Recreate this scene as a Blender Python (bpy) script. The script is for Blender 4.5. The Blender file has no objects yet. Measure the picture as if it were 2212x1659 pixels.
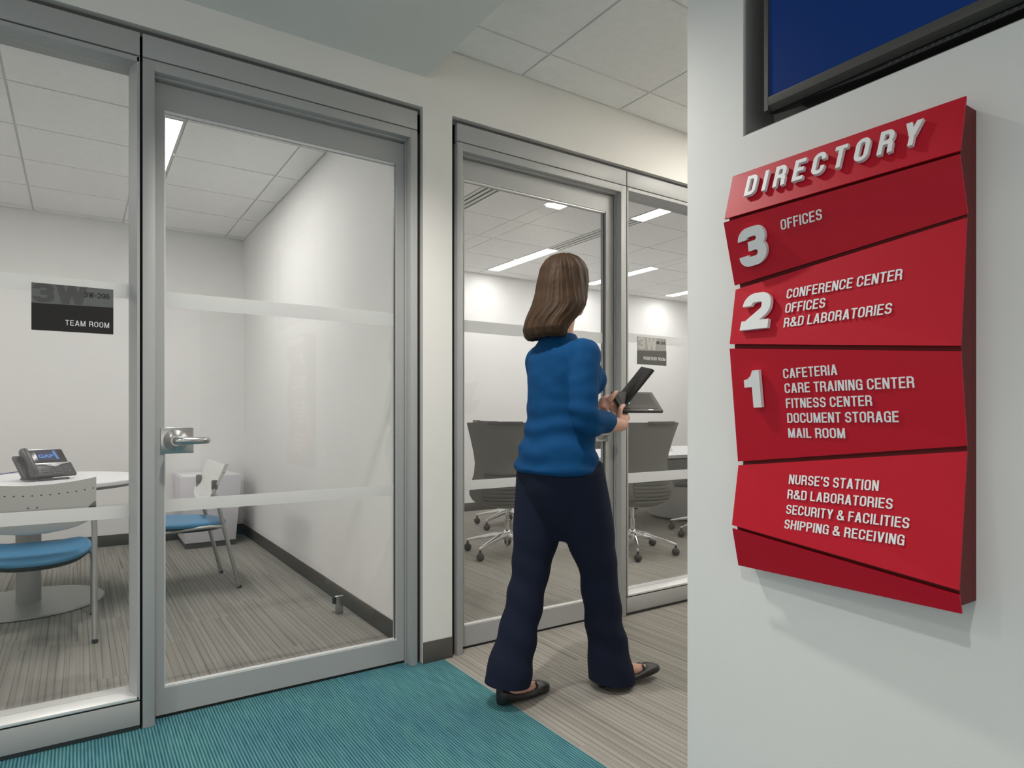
import bpy, bmesh, math, random
from mathutils import Vector, Matrix, noise
random.seed(7)
S = bpy.context.scene
COL = S.collection
PI = math.pi

# ------------------------------------------------------------------ camera
# world axes: X runs along the glazed office front, Y goes into the rooms, Z up
cam_d = bpy.data.cameras.new('camera')
cam = bpy.data.objects.new('camera', cam_d)
COL.objects.link(cam)
cam_d.sensor_fit = 'HORIZONTAL'
cam_d.sensor_width = 36.0
cam_d.lens = 36.0 * 1404.57 / 2212.0
cam_d.shift_y = 68.7 / 2212.0
cam_d.clip_start = 0.02
cam.location = (0, 0, 1.08)
cam.rotation_euler = (PI / 2, 0, -math.radians(33.731))
S.camera = cam

# ------------------------------------------------------------------ world, exposure
S.view_settings.view_transform = 'Standard'
S.view_settings.look = 'None'
S.view_settings.exposure = 0.0
S.view_settings.gamma = 1.0
S.view_settings.use_curve_mapping = False
W = bpy.data.worlds.new('world')
S.world = W
W.use_nodes = True
W.node_tree.nodes['Background'].inputs[0].default_value = (0.86, 0.81, 0.78, 1)
W.node_tree.nodes['Background'].inputs[1].default_value = 1.2

# ------------------------------------------------------------------ main lamps
def lamp(name, kind, loc, power, color=(1, 0.96, 0.90), aim=(0, 0, -1), **kw):
    d = bpy.data.lights.new(name, kind)
    d.energy = power
    d.color = color
    for k, v in kw.items():
        setattr(d, k, v)
    o = bpy.data.objects.new(name, d)
    o.location = loc
    o.rotation_euler = Vector(aim).to_track_quat('-Z', 'Y').to_euler()
    COL.objects.link(o)
    return o
LAMPS = [
    ('lobby_down_or_fill_lamp', (0.80, 1.80, 2.53), 92, (0, 0, -1)),
    ('lobby_down_or_fill_lamp', (-1.10, 1.60, 2.53), 66, (0, 0, -1)),  # unseen spot added as fill for the lobby
    ('lobby_down_or_fill_lamp', (-0.30, 0.20, 2.53), 66, (0, 0, -1)),  # unseen spot added to light the sign face from the front
]
for n, l, p, a in LAMPS:
    lamp(n, 'SPOT', l, p, aim=a, spot_size=math.radians(136), spot_blend=0.9, shadow_soft_size=0.045)
PANEL_TEAM = 36.0
PANEL_CONF = 23.0
PANEL_HALL = 60.0

# ------------------------------------------------------------------ materials
MATS = {}
def mat(name, color, rough=0.5, metal=0.0, spec=0.5, bump=0.0, bscale=200.0, var=0.0, vscale=6.0, coat=0.0):
    if name in MATS:
        return MATS[name]
    m = bpy.data.materials.new(name)
    m.use_nodes = True
    nt = m.node_tree
    b = nt.nodes['Principled BSDF']
    b.inputs['Base Color'].default_value = (*color, 1)
    b.inputs['Roughness'].default_value = rough
    b.inputs['Metallic'].default_value = metal
    b.inputs['Specular IOR Level'].default_value = spec
    b.inputs['Coat Weight'].default_value = coat
    tc = nt.nodes.new('ShaderNodeTexCoord')
    if bump > 0:
        n = nt.nodes.new('ShaderNodeTexNoise')
        n.inputs['Scale'].default_value = bscale
        n.inputs['Detail'].default_value = 3
        bp = nt.nodes.new('ShaderNodeBump')
        bp.inputs['Strength'].default_value = bump
        bp.inputs['Distance'].default_value = 0.002
        nt.links.new(tc.outputs['Object'], n.inputs['Vector'])
        nt.links.new(n.outputs['Fac'], bp.inputs['Height'])
        nt.links.new(bp.outputs['Normal'], b.inputs['Normal'])
    if var > 0:
        n = nt.nodes.new('ShaderNodeTexNoise')
        n.inputs['Scale'].default_value = vscale
        n.inputs['Detail'].default_value = 4
        r = nt.nodes.new('ShaderNodeValToRGB')
        r.color_ramp.elements[0].position = 0.3
        r.color_ramp.elements[1].position = 0.7
        r.color_ramp.elements[0].color = (*[c * (1 - var) for c in color], 1)
        r.color_ramp.elements[1].color = (*[min(1, c * (1 + var)) for c in color], 1)
        nt.links.new(tc.outputs['Object'], n.inputs['Vector'])
        nt.links.new(n.outputs['Fac'], r.inputs['Fac'])
        nt.links.new(r.outputs['Color'], b.inputs['Base Color'])
    MATS[name] = m
    return m

def emit_mat(name, color, strength, base=0.8):
    m = bpy.data.materials.new(name)
    m.use_nodes = True
    b = m.node_tree.nodes['Principled BSDF']
    b.inputs['Base Color'].default_value = (base, base, base, 1)
    if base < 0.5: b.inputs['Specular IOR Level'].default_value = 0.1
    b.inputs['Emission Color'].default_value = (*color, 1)
    b.inputs['Emission Strength'].default_value = strength
    MATS[name] = m
    return m

def glass_mat():
    m = bpy.data.materials.new('clear_glass')
    m.use_nodes = True
    nt = m.node_tree
    nt.nodes.clear()
    out = nt.nodes.new('ShaderNodeOutputMaterial')
    mix = nt.nodes.new('ShaderNodeMixShader')
    fr = nt.nodes.new('ShaderNodeFresnel')
    # same reflectance on both faces of the thin pane
    ge = nt.nodes.new('ShaderNodeNewGeometry')
    mr = nt.nodes.new('ShaderNodeMapRange')
    mr.inputs['To Min'].default_value = 1.45
    mr.inputs['To Max'].default_value = 1 / 1.45
    nt.links.new(ge.outputs['Backfacing'], mr.inputs['Value'])
    nt.links.new(mr.outputs[0], fr.inputs['IOR'])
    t = nt.nodes.new('ShaderNodeBsdfTransparent')
    t.inputs['Color'].default_value = (0.975, 0.976, 0.972, 1)
    g = nt.nodes.new('ShaderNodeBsdfGlossy')
    g.inputs['Roughness'].default_value = 0.0
    nt.links.new(fr.outputs[0], mix.inputs[0])
    nt.links.new(t.outputs[0], mix.inputs[1])
    nt.links.new(g.outputs[0], mix.inputs[2])
    nt.links.new(mix.outputs[0], out.inputs[0])
    return m

def film_mat():
    m = bpy.data.materials.new('frosted_film')
    m.use_nodes = True
    nt = m.node_tree
    nt.nodes.clear()
    out = nt.nodes.new('ShaderNodeOutputMaterial')
    d = nt.nodes.new('ShaderNodeBsdfDiffuse')
    d.inputs['Color'].default_value = (0.78, 0.79, 0.785, 1)
    tl = nt.nodes.new('ShaderNodeBsdfTranslucent')
    tl.inputs['Color'].default_value = (0.93, 0.935, 0.93, 1)
    tr = nt.nodes.new('ShaderNodeBsdfTransparent')
    m1 = nt.nodes.new('ShaderNodeMixShader')
    m1.inputs[0].default_value = 0.86
    m2 = nt.nodes.new('ShaderNodeMixShader')
    m2.inputs[0].default_value = 0.16
    nt.links.new(d.outputs[0], m1.inputs[1])
    nt.links.new(tl.outputs[0], m1.inputs[2])
    nt.links.new(m1.outputs[0], m2.inputs[1])
    nt.links.new(tr.outputs[0], m2.inputs[2])
    nt.links.new(m2.outputs[0], out.inputs[0])
    return m

class NT:
    """small helper to write node maths"""
    def __init__(self, nt): self.nt = nt
    def math(self, op, a, b=None, c=None):
        n = self.nt.nodes.new('ShaderNodeMath')
        n.operation = op
        for i, v in enumerate((a, b, c)):
            if v is None: continue
            if isinstance(v, (int, float)): n.inputs[i].default_value = v
            else: self.nt.links.new(v, n.inputs[i])
        return n.outputs[0]
    def comb(self, x, y, z):
        n = self.nt.nodes.new('ShaderNodeCombineXYZ')
        for i, v in enumerate((x, y, z)):
            if isinstance(v, (int, float)): n.inputs[i].default_value = v
            else: self.nt.links.new(v, n.inputs[i])
        return n.outputs[0]
    def noise(self, vec, scale, detail=2.0, rough=0.5):
        n = self.nt.nodes.new('ShaderNodeTexNoise')
        n.inputs['Scale'].default_value = scale
        n.inputs['Detail'].default_value = detail
        n.inputs['Roughness'].default_value = rough
        self.nt.links.new(vec, n.inputs['Vector'])
        return n.outputs['Fac']
    def white(self, v):
        n = self.nt.nodes.new('ShaderNodeTexWhiteNoise')
        n.noise_dimensions = '1D'
        self.nt.links.new(v, n.inputs['W'])
        return n.outputs['Value']
    def ramp(self, fac, stops):
        n = self.nt.nodes.new('ShaderNodeValToRGB')
        cr = n.color_ramp
        while len(cr.elements) < len(stops): cr.elements.new(0.5)
        for e, (p, c) in zip(cr.elements, stops):
            e.position = p
            e.color = (*c, 1)
        self.nt.links.new(fac, n.inputs['Fac'])
        return n.outputs['Color']
    def mixc(self, fac, a, b, mode='MIX'):
        n = self.nt.nodes.new('ShaderNodeMix')
        n.data_type = 'RGBA'
        n.blend_type = mode
        for i, v in ((0, fac), (6, a), (7, b)):
            if isinstance(v, (int, float)): n.inputs[i].default_value = v
            elif isinstance(v, tuple): n.inputs[i].default_value = (*v, 1)
            else: self.nt.links.new(v, n.inputs[i])
        return n.outputs[2]

def carpet_grey():
    m = bpy.data.materials.new('grey_striped_carpet')
    m.use_nodes = True
    nt = m.node_tree
    b = nt.nodes['Principled BSDF']
    b.inputs['Roughness'].default_value = 0.95
    b.inputs['Specular IOR Level'].default_value = 0.1
    k = NT(nt)
    tc = nt.nodes.new('ShaderNodeTexCoord')
    sp = nt.nodes.new('ShaderNodeSeparateXYZ')
    nt.links.new(tc.outputs['Object'], sp.inputs[0])
    x, y = sp.outputs[0], sp.outputs[1]
    colx = k.math('FLOOR', k.math('DIVIDE', x, 0.233))
    off = k.white(k.math('ADD', colx, 3.7))
    row = k.math('FLOOR', k.math('ADD', k.math('DIVIDE', y, 0.93), off))
    seed = k.math('ADD', k.math('MULTIPLY', row, 17.31), k.math('MULTIPLY', colx, 5.77))
    s1 = k.noise(k.comb(k.math('MULTIPLY', x, 42.0), k.math('MULTIPLY', y, 0.9), seed), 1.0, 1.5)
    s2 = k.noise(k.comb(k.math('MULTIPLY', x, 24.0), k.math('MULTIPLY', y, 0.5), seed), 1.0, 1.0)
    s3 = k.noise(k.comb(k.math('MULTIPLY', x, 60.0), k.math('MULTIPLY', y, 1.5), k.math('ADD', seed, 9.1)), 1.0, 1.0)
    f = k.noise(tc.outputs['Object'], 520.0, 2.0, 0.7)
    dots = k.noise(k.comb(k.math('MULTIPLY', x, 500.0), k.math('MULTIPLY', y, 240.0), 0.0), 1.0, 1.0)
    base = k.ramp(s1, [(0.30, (0.290, 0.270, 0.243)), (0.5, (0.345, 0.323, 0.292)), (0.70, (0.385, 0.363, 0.330))])
    # thin dark stitched lines, about 2.5 cm apart and irregular
    ph_ = k.math('FRACT', k.math('ADD', k.math('DIVIDE', x, 0.0245), k.math('MULTIPLY', s2, 1.3)))
    tri = k.math('ABSOLUTE', k.math('SUBTRACT', ph_, 0.5))
    dark = k.math('MULTIPLY', k.math('SMOOTH_MIN', k.math('MULTIPLY', k.math('MAXIMUM', k.math('SUBTRACT', 0.135, tri), 0.0), 9.0), 1.0, 0.2), k.math('MULTIPLY', s3, 1.15))
    line = k.mixc(dark, (1, 1, 1), (0.40, 0.39, 0.37))
    c = k.mixc(1.0, base, line, 'MULTIPLY')
    fib = k.ramp(f, [(0.25, (0.66, 0.66, 0.66)), (0.75, (1.22, 1.22, 1.22))])
    c = k.mixc(0.75, c, k.mixc(1.0, c, fib, 'MULTIPLY'))
    nt.links.new(c, b.inputs['Base Color'])
    bp = nt.nodes.new('ShaderNodeBump')
    bp.inputs['Strength'].default_value = 0.5
    bp.inputs['Distance'].default_value = 0.003
    nt.links.new(k.math('ADD', f, k.math('MULTIPLY', dots, 0.5)), bp.inputs['Height'])
    nt.links.new(bp.outputs['Normal'], b.inputs['Normal'])
    return m

def carpet_teal():
    m = bpy.data.materials.new('teal_ribbed_carpet')
    m.use_nodes = True
    nt = m.node_tree
    b = nt.nodes['Principled BSDF']
    b.inputs['Roughness'].default_value = 0.95
    b.inputs['Specular IOR Level'].default_value = 0.1
    k = NT(nt)
    tc = nt.nodes.new('ShaderNodeTexCoord')
    sp = nt.nodes.new('ShaderNodeSeparateXYZ')
    nt.links.new(tc.outputs['Object'], sp.inputs[0])
    x, y = sp.outputs[0], sp.outputs[1]
    rib = k.math('ADD', k.math('MULTIPLY', k.math('SINE', k.math('MULTIPLY', x, 2 * PI / 0.0097)), 0.5), 0.5)
    wob = k.noise(k.comb(k.math('MULTIPLY', x, 110.0), k.math('MULTIPLY', y, 9.0), 0.0), 1.0, 2.0)
    knots = k.math('ADD', k.math('MULTIPLY', k.math('SINE', k.math('MULTIPLY', y, 2 * PI / 0.0085)), 0.5), 0.5)
    f = k.noise(tc.outputs['Object'], 420.0, 2.0, 0.7)
    v = k.math('ADD', k.math('MULTIPLY', rib, 0.55), k.math('MULTIPLY', wob, 0.55))
    v = k.math('ADD', v, k.math('MULTIPLY', k.math('SUBTRACT', f, 0.5), 0.5))
    v = k.math('ADD', v, k.math('MULTIPLY', k.math('SUBTRACT', knots, 0.5), 0.10))
    c = k.ramp(v, [(0.20, (0.019, 0.082, 0.105)), (0.5, (0.052, 0.178, 0.204)), (0.85, (0.132, 0.300, 0.320))])
    big = k.noise(k.comb(k.math('MULTIPLY', x, 9.0), k.math('MULTIPLY', y, 1.6), 4.0), 1.0, 2.0)
    tint = k.ramp(big, [(0.35, (0.93, 0.92, 1.0)), (0.6, (1.03, 1.02, 0.99))])
    c = k.mixc(1.0, c, tint, 'MULTIPLY')
    nt.links.new(c, b.inputs['Base Color'])
    bp = nt.nodes.new('ShaderNodeBump')
    bp.inputs['Strength'].default_value = 0.6
    bp.inputs['Distance'].default_value = 0.003
    nt.links.new(v, bp.inputs['Height'])
    nt.links.new(bp.outputs['Normal'], b.inputs['Normal'])
    return m

def screen_mat():
    m = bpy.data.materials.new('lit_blue_screen')
    m.use_nodes = True
    nt = m.node_tree
    b = nt.nodes['Principled BSDF']
    b.inputs['Base Color'].default_value = (0.002, 0.004, 0.010, 1)
    b.inputs['Specular IOR Level'].default_value = 0.12
    b.inputs['Roughness'].default_value = 0.30
    k = NT(nt)
    tc = nt.nodes.new('ShaderNodeTexCoord')
    sp = nt.nodes.new('ShaderNodeSeparateXYZ')
    nt.links.new(tc.outputs['Object'], sp.inputs[0])
    y, z = sp.outputs[1], sp.outputs[2]
    n = k.noise(k.comb(0.0, k.math('MULTIPLY', y, 7.0), k.math('MULTIPLY', z, 6.0)), 1.0, 1.0)
    zz = k.math('MULTIPLY', k.math('SUBTRACT', z, 1.78), 2.6)
    v = k.math('ADD', k.math('MULTIPLY', n, 0.7), zz)
    c = k.ramp(v, [(0.25, (0.003, 0.016, 0.082)), (0.55, (0.004, 0.024, 0.125)), (1.0, (0.004, 0.05, 0.30))])
    # a pale blue block in the picture on the screen
    a1 = k.math('GREATER_THAN', y, 0.571)
    a2 = k.math('LESS_THAN', y, 0.606)
    a3 = k.math('GREATER_THAN', z, 1.888)
    blk = k.math('MULTIPLY', k.math('MULTIPLY', a1, a2), a3)
    c = k.mixc(blk, c, (0.004, 0.075, 0.36))
    nt.links.new(c, b.inputs['Emission Color'])
    b.inputs['Emission Strength'].default_value = 1.0
    return m

def chrome_like(name, col, rough):
    return mat(name, col, rough, 1.0)

PAINT = mat('white_wall_paint', (0.80, 0.79, 0.755), 0.75, 0, 0.3, 0.12, 160, 0.015, 2.0)
PAINT_ROOM = mat('white_room_paint', (0.90, 0.895, 0.88), 0.75, 0, 0.3, 0.12, 160, 0.012, 2.0)
PAINT_SIGN = mat('eggshell_wall_paint', (0.79, 0.79, 0.775), 0.6, 0, 0.35, 0.05, 220, 0.012, 3.0)
SOFFIT = mat('soffit_paint', (0.76, 0.77, 0.75), 0.8, 0, 0.3, 0.08, 160)
TILE = mat('ceiling_tile', (0.93, 0.93, 0.92), 0.9, 0, 0.2, 0.25, 400, 0.02, 30.0)
TBAR = mat('ceiling_grid_bar', (0.72, 0.72, 0.70), 0.55)
BASEB = mat('dark_grey_base', (0.092, 0.085, 0.077), 0.55, 0, 0.4)
ALU = mat('satin_aluminium_paint', (0.41, 0.415, 0.412), 0.5, 0.1, 0.35, 0.03, 600)
ALU_L = mat('bright_aluminium_bead', (0.78, 0.78, 0.77), 0.35, 0.3)
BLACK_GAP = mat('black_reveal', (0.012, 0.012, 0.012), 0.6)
GASKET = mat('dark_gasket', (0.05, 0.055, 0.055), 0.5)
STEEL = chrome_like('brushed_steel', (0.55, 0.55, 0.54), 0.28)
CHROME = chrome_like('polished_chrome', (0.80, 0.80, 0.80), 0.12)
SILVER = mat('silver_paint', (0.42, 0.42, 0.41), 0.35, 0.6)
GLASS = glass_mat()
FILM = film_mat()
CARPET = carpet_grey()
TEAL = carpet_teal()
WHITE_PL = mat('white_plastic', (0.78, 0.78, 0.76), 0.4)
WHITE_LAM = mat('white_laminate', (0.85, 0.85, 0.87), 0.35)
LETTER_WHITE = mat('white_lettering', (0.82, 0.82, 0.83), 0.5)
RED = mat('red_painted_metal', (0.50, 0.006, 0.022), 0.45, 0.0, 0.25, 0.06, 700)
RED_DARK = mat('red_sign_edge', (0.13, 0.006, 0.007), 0.5, 0, 0.25)
BLACK_PL = mat('black_plastic', (0.018, 0.018, 0.018), 0.45)
DARK_PL = mat('charcoal_plastic', (0.055, 0.055, 0.055), 0.45)
GREY_SHELL = mat('grey_chair_shell', (0.125, 0.127, 0.118), 0.5)
BLUE_SEAT = mat('blue_vinyl_seat', (0.085, 0.265, 0.47), 0.42, 0, 0.5)
BEZEL = mat('grey_screen_frame', (0.085, 0.08, 0.075), 0.4, 0.2)
NICHE = mat('grey_niche_lining', (0.32, 0.32, 0.31), 0.5)
SKIN = mat('skin', (0.62, 0.36, 0.27), 0.5, 0, 0.4, 0.05, 300)
HAIR = mat('brown_hair', (0.047, 0.024, 0.011), 0.6, 0, 0.25, 0, 1, 0.3, 20.0)
SWEATER = mat('blue_knit', (0.0010, 0.056, 0.172), 0.85, 0, 0.2, 0.4, 700)
TROUSER = mat('navy_trouser_cloth', (0.009, 0.013, 0.030), 0.9, 0, 0.2, 0.3, 800)
SHOE = mat('black_shoe_leather', (0.012, 0.012, 0.013), 0.4)
EYE = mat('eye_white', (0.75, 0.73, 0.70), 0.3)

# ------------------------------------------------------------------ mesh building
def shift(vs, o):
    return [(v[0] - o[0], v[1] - o[1], v[2] - o[2]) for v in vs]

class MB:
    def __init__(self):
        self.v = []
        self.f = []
        self.m = []
    def add(self, vs, fs, mi=0):
        o = len(self.v)
        self.v += [tuple(p) for p in vs]
        self.f += [tuple(i + o for i in f) for f in fs]
        self.m += [mi] * len(fs)
        return self
    def box(self, x0, x1, y0, y1, z0, z1, mi=0):
        vs = [(x0, y0, z0), (x1, y0, z0), (x1, y1, z0), (x0, y1, z0), (x0, y0, z1), (x1, y0, z1), (x1, y1, z1), (x0, y1, z1)]
        return self.add(vs, [(0, 3, 2, 1), (4, 5, 6, 7), (0, 1, 5, 4), (1, 2, 6, 5), (2, 3, 7, 6), (3, 0, 4, 7)], mi)
    def obox(self, c, ax, hs, mi=0):
        """box with centre c, axes ax (3 unit vectors), half sizes hs"""
        c = Vector(c)
        a = [Vector(q) * h for q, h in zip(ax, hs)]
        vs = [c + a[0] * i + a[1] * j + a[2] * k for k in (-1, 1) for i, j in ((-1, -1), (1, -1), (1, 1), (-1, 1))]
        fs = [(0, 3, 2, 1), (4, 5, 6, 7), (0, 1, 5, 4), (1, 2, 6, 5), (2, 3, 7, 6), (3, 0, 4, 7)]
        if Vector(ax[0]).cross(Vector(ax[1])).dot(Vector(ax[2])) < 0:
            fs = [tuple(reversed(f)) for f in fs]
        return self.add(vs, fs, mi)
    def rings(self, R, mi=0, cap=True, close=True):
        """loft a list of rings (each a list of n points)"""
        n = len(R[0])
        vs = [p for r in R for p in r]
        fs = []
        for i in range(len(R) - 1):
            for j in range(n if close else n - 1):
                k = (j + 1) % n
                fs.append((i * n + j, i * n + k, (i + 1) * n + k, (i + 1) * n + j))
        if cap:
            fs.append(tuple(reversed(range(n))))
            fs.append(tuple((len(R) - 1) * n + j for j in range(n)))
        return self.add(vs, fs, mi)
    def tube(self, pts, rad, seg=12, mi=0, squash=None):
        pts = [Vector(p) for p in pts]
        rr = rad if isinstance(rad, (list, tuple)) else [rad] * len(pts)
        R = []
        prev = None
        for i, p in enumerate(pts):
            t = (pts[min(i + 1, len(pts) - 1)] - pts[max(i - 1, 0)]).normalized()
            if prev is None:
                ref = Vector((0, 0, 1)) if abs(t.z) < 0.9 else Vector((1, 0, 0))
                u = (ref - t * ref.dot(t)).normalized()
            else:
                u = (prev - t * prev.dot(t)).normalized()
            prev = u
            w = t.cross(u)
            s = squash[i] if squash else 1.0
            R.append([p + u * (math.cos(2 * PI * j / seg) * rr[i]) + w * (math.sin(2 * PI * j / seg) * rr[i] * s) for j in range(seg)])
        return self.rings(R, mi)
    def lathe(self, prof, c=(0, 0, 0), seg=32, mi=0, sx=1.0, sy=1.0, cap=True):
        R = [[(c[0] + r * sx * math.cos(2 * PI * j / seg), c[1] + r * sy * math.sin(2 * PI * j / seg), c[2] + z) for j in range(seg)] for r, z in prof]
        return self.rings(R, mi, cap)
    def ball(self, c, r, seg=16, mi=0):
        rx, ry, rz = r if isinstance(r, (tuple, list)) else (r, r, r)
        R = []
        n = max(6, seg // 2)
        for i in range(n + 1):
            a = -PI / 2 + PI * i / n
            q = max(math.cos(a), 0.02)
            R.append([(c[0] + rx * q * math.cos(2 * PI * j / seg), c[1] + ry * q * math.sin(2 * PI * j / seg), c[2] + rz * math.sin(a)) for j in range(seg)])
        return self.rings(R, mi)
    def prism(self, poly, axes, origin, depth, mi=0):
        """extrude a 2D polygon: origin + x*axes[0] + y*axes[1], to +depth along axes[2]"""
        o = Vector(origin)
        a, b, n = [Vector(q) for q in axes]
        lo = [o + a * p[0] + b * p[1] for p in poly]
        hi = [p + n * depth for p in lo]
        k = len(poly)
        fs = [tuple(reversed(range(k))), tuple(range(k, 2 * k))]
        for i in range(k):
            j = (i + 1) % k
            fs.append((i, j, k + j, k + i))
        return self.add(lo + hi, fs, mi)
    def build(self, name, mats, parent=None, world=True, smooth=False, bevel=0.0, seg=2, angle=40):
        me = bpy.data.meshes.new(name)
        vs = self.v
        if parent is not None and world:
            o = Vector((0, 0, 0))
            q = parent
            while q is not None:
                o += q.location
                q = q.parent
            vs = shift(vs, o)
        me.from_pydata([tuple(p) for p in vs], [], self.f)
        for mm in (mats if isinstance(mats, (list, tuple)) else [mats]):
            me.materials.append(mm)
        for p, i in zip(me.polygons, self.m):
            p.material_index = i
        bm = bmesh.new()
        bm.from_mesh(me)
        bmesh.ops.recalc_face_normals(bm, faces=bm.faces)
        if bevel > 0:
            es = [e for e in bm.edges if len(e.link_faces) == 2 and e.calc_face_angle(0) > math.radians(30)]
            bmesh.ops.bevel(bm, geom=es, offset=bevel, segments=seg, affect='EDGES', profile=0.5, clamp_overlap=True)
        if smooth or bevel > 0:
            for f in bm.faces: f.smooth = True
            for e in bm.edges:
                if len(e.link_faces) == 2 and e.calc_face_angle(0) > math.radians(angle): e.smooth = False
        bm.to_mesh(me)
        bm.free()
        ob = bpy.data.objects.new(name, me)
        COL.objects.link(ob)
        if parent is not None:
            ob.parent = parent
        return ob

def thing(name, label, cat, loc=(0, 0, 0), rotz=0.0, group=None):
    o = bpy.data.objects.new(name, None)
    o.empty_display_size = 0.1
    o.location = loc
    o.rotation_euler = (0, 0, rotz)
    o['label'] = label
    o['category'] = cat
    if group: o['group'] = group
    COL.objects.link(o)
    return o
def tag(o, label, cat, group=None):
    o['label'] = label
    o['category'] = cat
    if group: o['group'] = group
    return o
def struct(o):
    o['kind'] = 'structure'
    return o
def frame_root(name, loc):
    o = bpy.data.objects.new(name, None)
    o.location = loc
    o.empty_display_size = 0.1
    COL.objects.link(o)
    o['kind'] = 'structure'
    return o
def dup(root, loc, rotz, label, group=None):
    r = root.copy()
    COL.objects.link(r)
    r.location = loc
    r.rotation_euler = (0, 0, rotz)
    r['label'] = label
    if group: r['group'] = group
    for ch in list(root.children):
        c = ch.copy()
        COL.objects.link(c)
        c.parent = r
        for g in list(ch.children):
            d = g.copy()
            COL.objects.link(d)
            d.parent = c
    return r

def fuse(name, mb, voxel, material, parent, iters=6, factor=0.5, disp=None):
    """one continuous skin over overlapping closed lofts"""
    me = bpy.data.meshes.new(name)
    me.from_pydata([tuple(p) for p in mb.v], [], mb.f)
    ob = bpy.data.objects.new(name, me)
    COL.objects.link(ob)
    bm = bmesh.new(); bm.from_mesh(me)
    bmesh.ops.recalc_face_normals(bm, faces=bm.faces)
    bm.to_mesh(me); bm.free()
    r = ob.modifiers.new('r', 'REMESH')
    r.mode = 'VOXEL'
    r.voxel_size = voxel
    s = ob.modifiers.new('s', 'SMOOTH')
    s.factor = factor
    s.iterations = iters
    dg = bpy.context.evaluated_depsgraph_get()
    me2 = bpy.data.meshes.new_from_object(ob.evaluated_get(dg))
    ob.modifiers.clear()
    ob.data = me2
    bpy.data.meshes.remove(me)
    me2.name = name
    if disp:
        ns = [v.normal.copy() for v in me2.vertices]
        for v, n in zip(me2.vertices, ns):
            v.co += n * disp(v.co)
    me2.materials.clear()
    me2.materials.append(material)
    for p in me2.polygons: p.use_smooth = True
    ob.parent = parent
    return ob

# ------------------------------------------------------------------ lettering (drawn as strokes, bold condensed capitals)
def fillet(pts, closed):
    """pts: (x, y[, r]) -> polyline with rounded corners"""
    out = []
    n = len(pts)
    for i, p in enumerate(pts):
        r = p[2] if len(p) > 2 else 0
        if r <= 0 or (not closed and i in (0, n - 1)):
            out.append((p[0], p[1]))
            continue
        a, c = Vector(p[:2]), None
        p0, p1 = Vector(pts[i - 1][:2]), Vector(pts[(i + 1) % n][:2])
        d0, d1 = (p0 - a), (p1 - a)
        l0, l1 = d0.length, d1.length
        d0.normalize(); d1.normalize()
        ang = d0.angle(d1)
        t = min(r / math.tan(ang / 2), l0 * 0.5 if (len(pts[i - 1]) > 2 and pts[i - 1][2] > 0) else l0 * 0.98,
                l1 * 0.5 if (len(pts[(i + 1) % n]) > 2 and pts[(i + 1) % n][2] > 0) else l1 * 0.98)
        rr = t * math.tan(ang / 2)
        bis = (d0 + d1).normalized()
        cen = a + bis * (rr / math.sin(ang / 2))
        s, e = a + d0 * t - cen, a + d1 * t - cen
        a0, a1 = math.atan2(s.y, s.x), math.atan2(e.y, e.x)
        da = a1 - a0
        while da > PI: da -= 2 * PI
        while da < -PI: da += 2 * PI
        k = 7
        for j in range(k + 1):
            q = a0 + da * j / k
            out.append((cen.x + rr * math.cos(q), cen.y + rr * math.sin(q)))
    return out
def ribbon(pts, w, closed):
    """quads along a polyline of width w with mitred joints"""
    P = [Vector(p) for p in pts]
    q = [P[0]]
    for p in P[1:]:
        if (p - q[-1]).length > 1e-4: q.append(p)
    P = q
    if closed and (P[0] - P[-1]).length < 1e-4: P.pop()
    n = len(P)
    Lf, Rt = [], []
    for i in range(n):
        if closed or 0 < i < n - 1:
            d0 = (P[i] - P[i - 1]).normalized()
            d1 = (P[(i + 1) % n] - P[i]).normalized()
        elif i == 0: d0 = d1 = (P[1] - P[0]).normalized()
        else: d0 = d1 = (P[-1] - P[-2]).normalized()
        n0 = Vector((-d0.y, d0.x)); n1 = Vector((-d1.y, d1.x))
        m = (n0 + n1)
        m = m.normalized() if m.length > 1e-6 else n0
        k = 1.0 / max(0.35, m.dot(n0))
        Lf.append(P[i] + m * (w / 2 * k)); Rt.append(P[i] - m * (w / 2 * k))
    polys = []
    for i in range(n if closed else n - 1):
        j = (i + 1) % n
        polys.append([tuple(Rt[i]), tuple(Rt[j]), tuple(Lf[j]), tuple(Lf[i])])
    return polys
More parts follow.
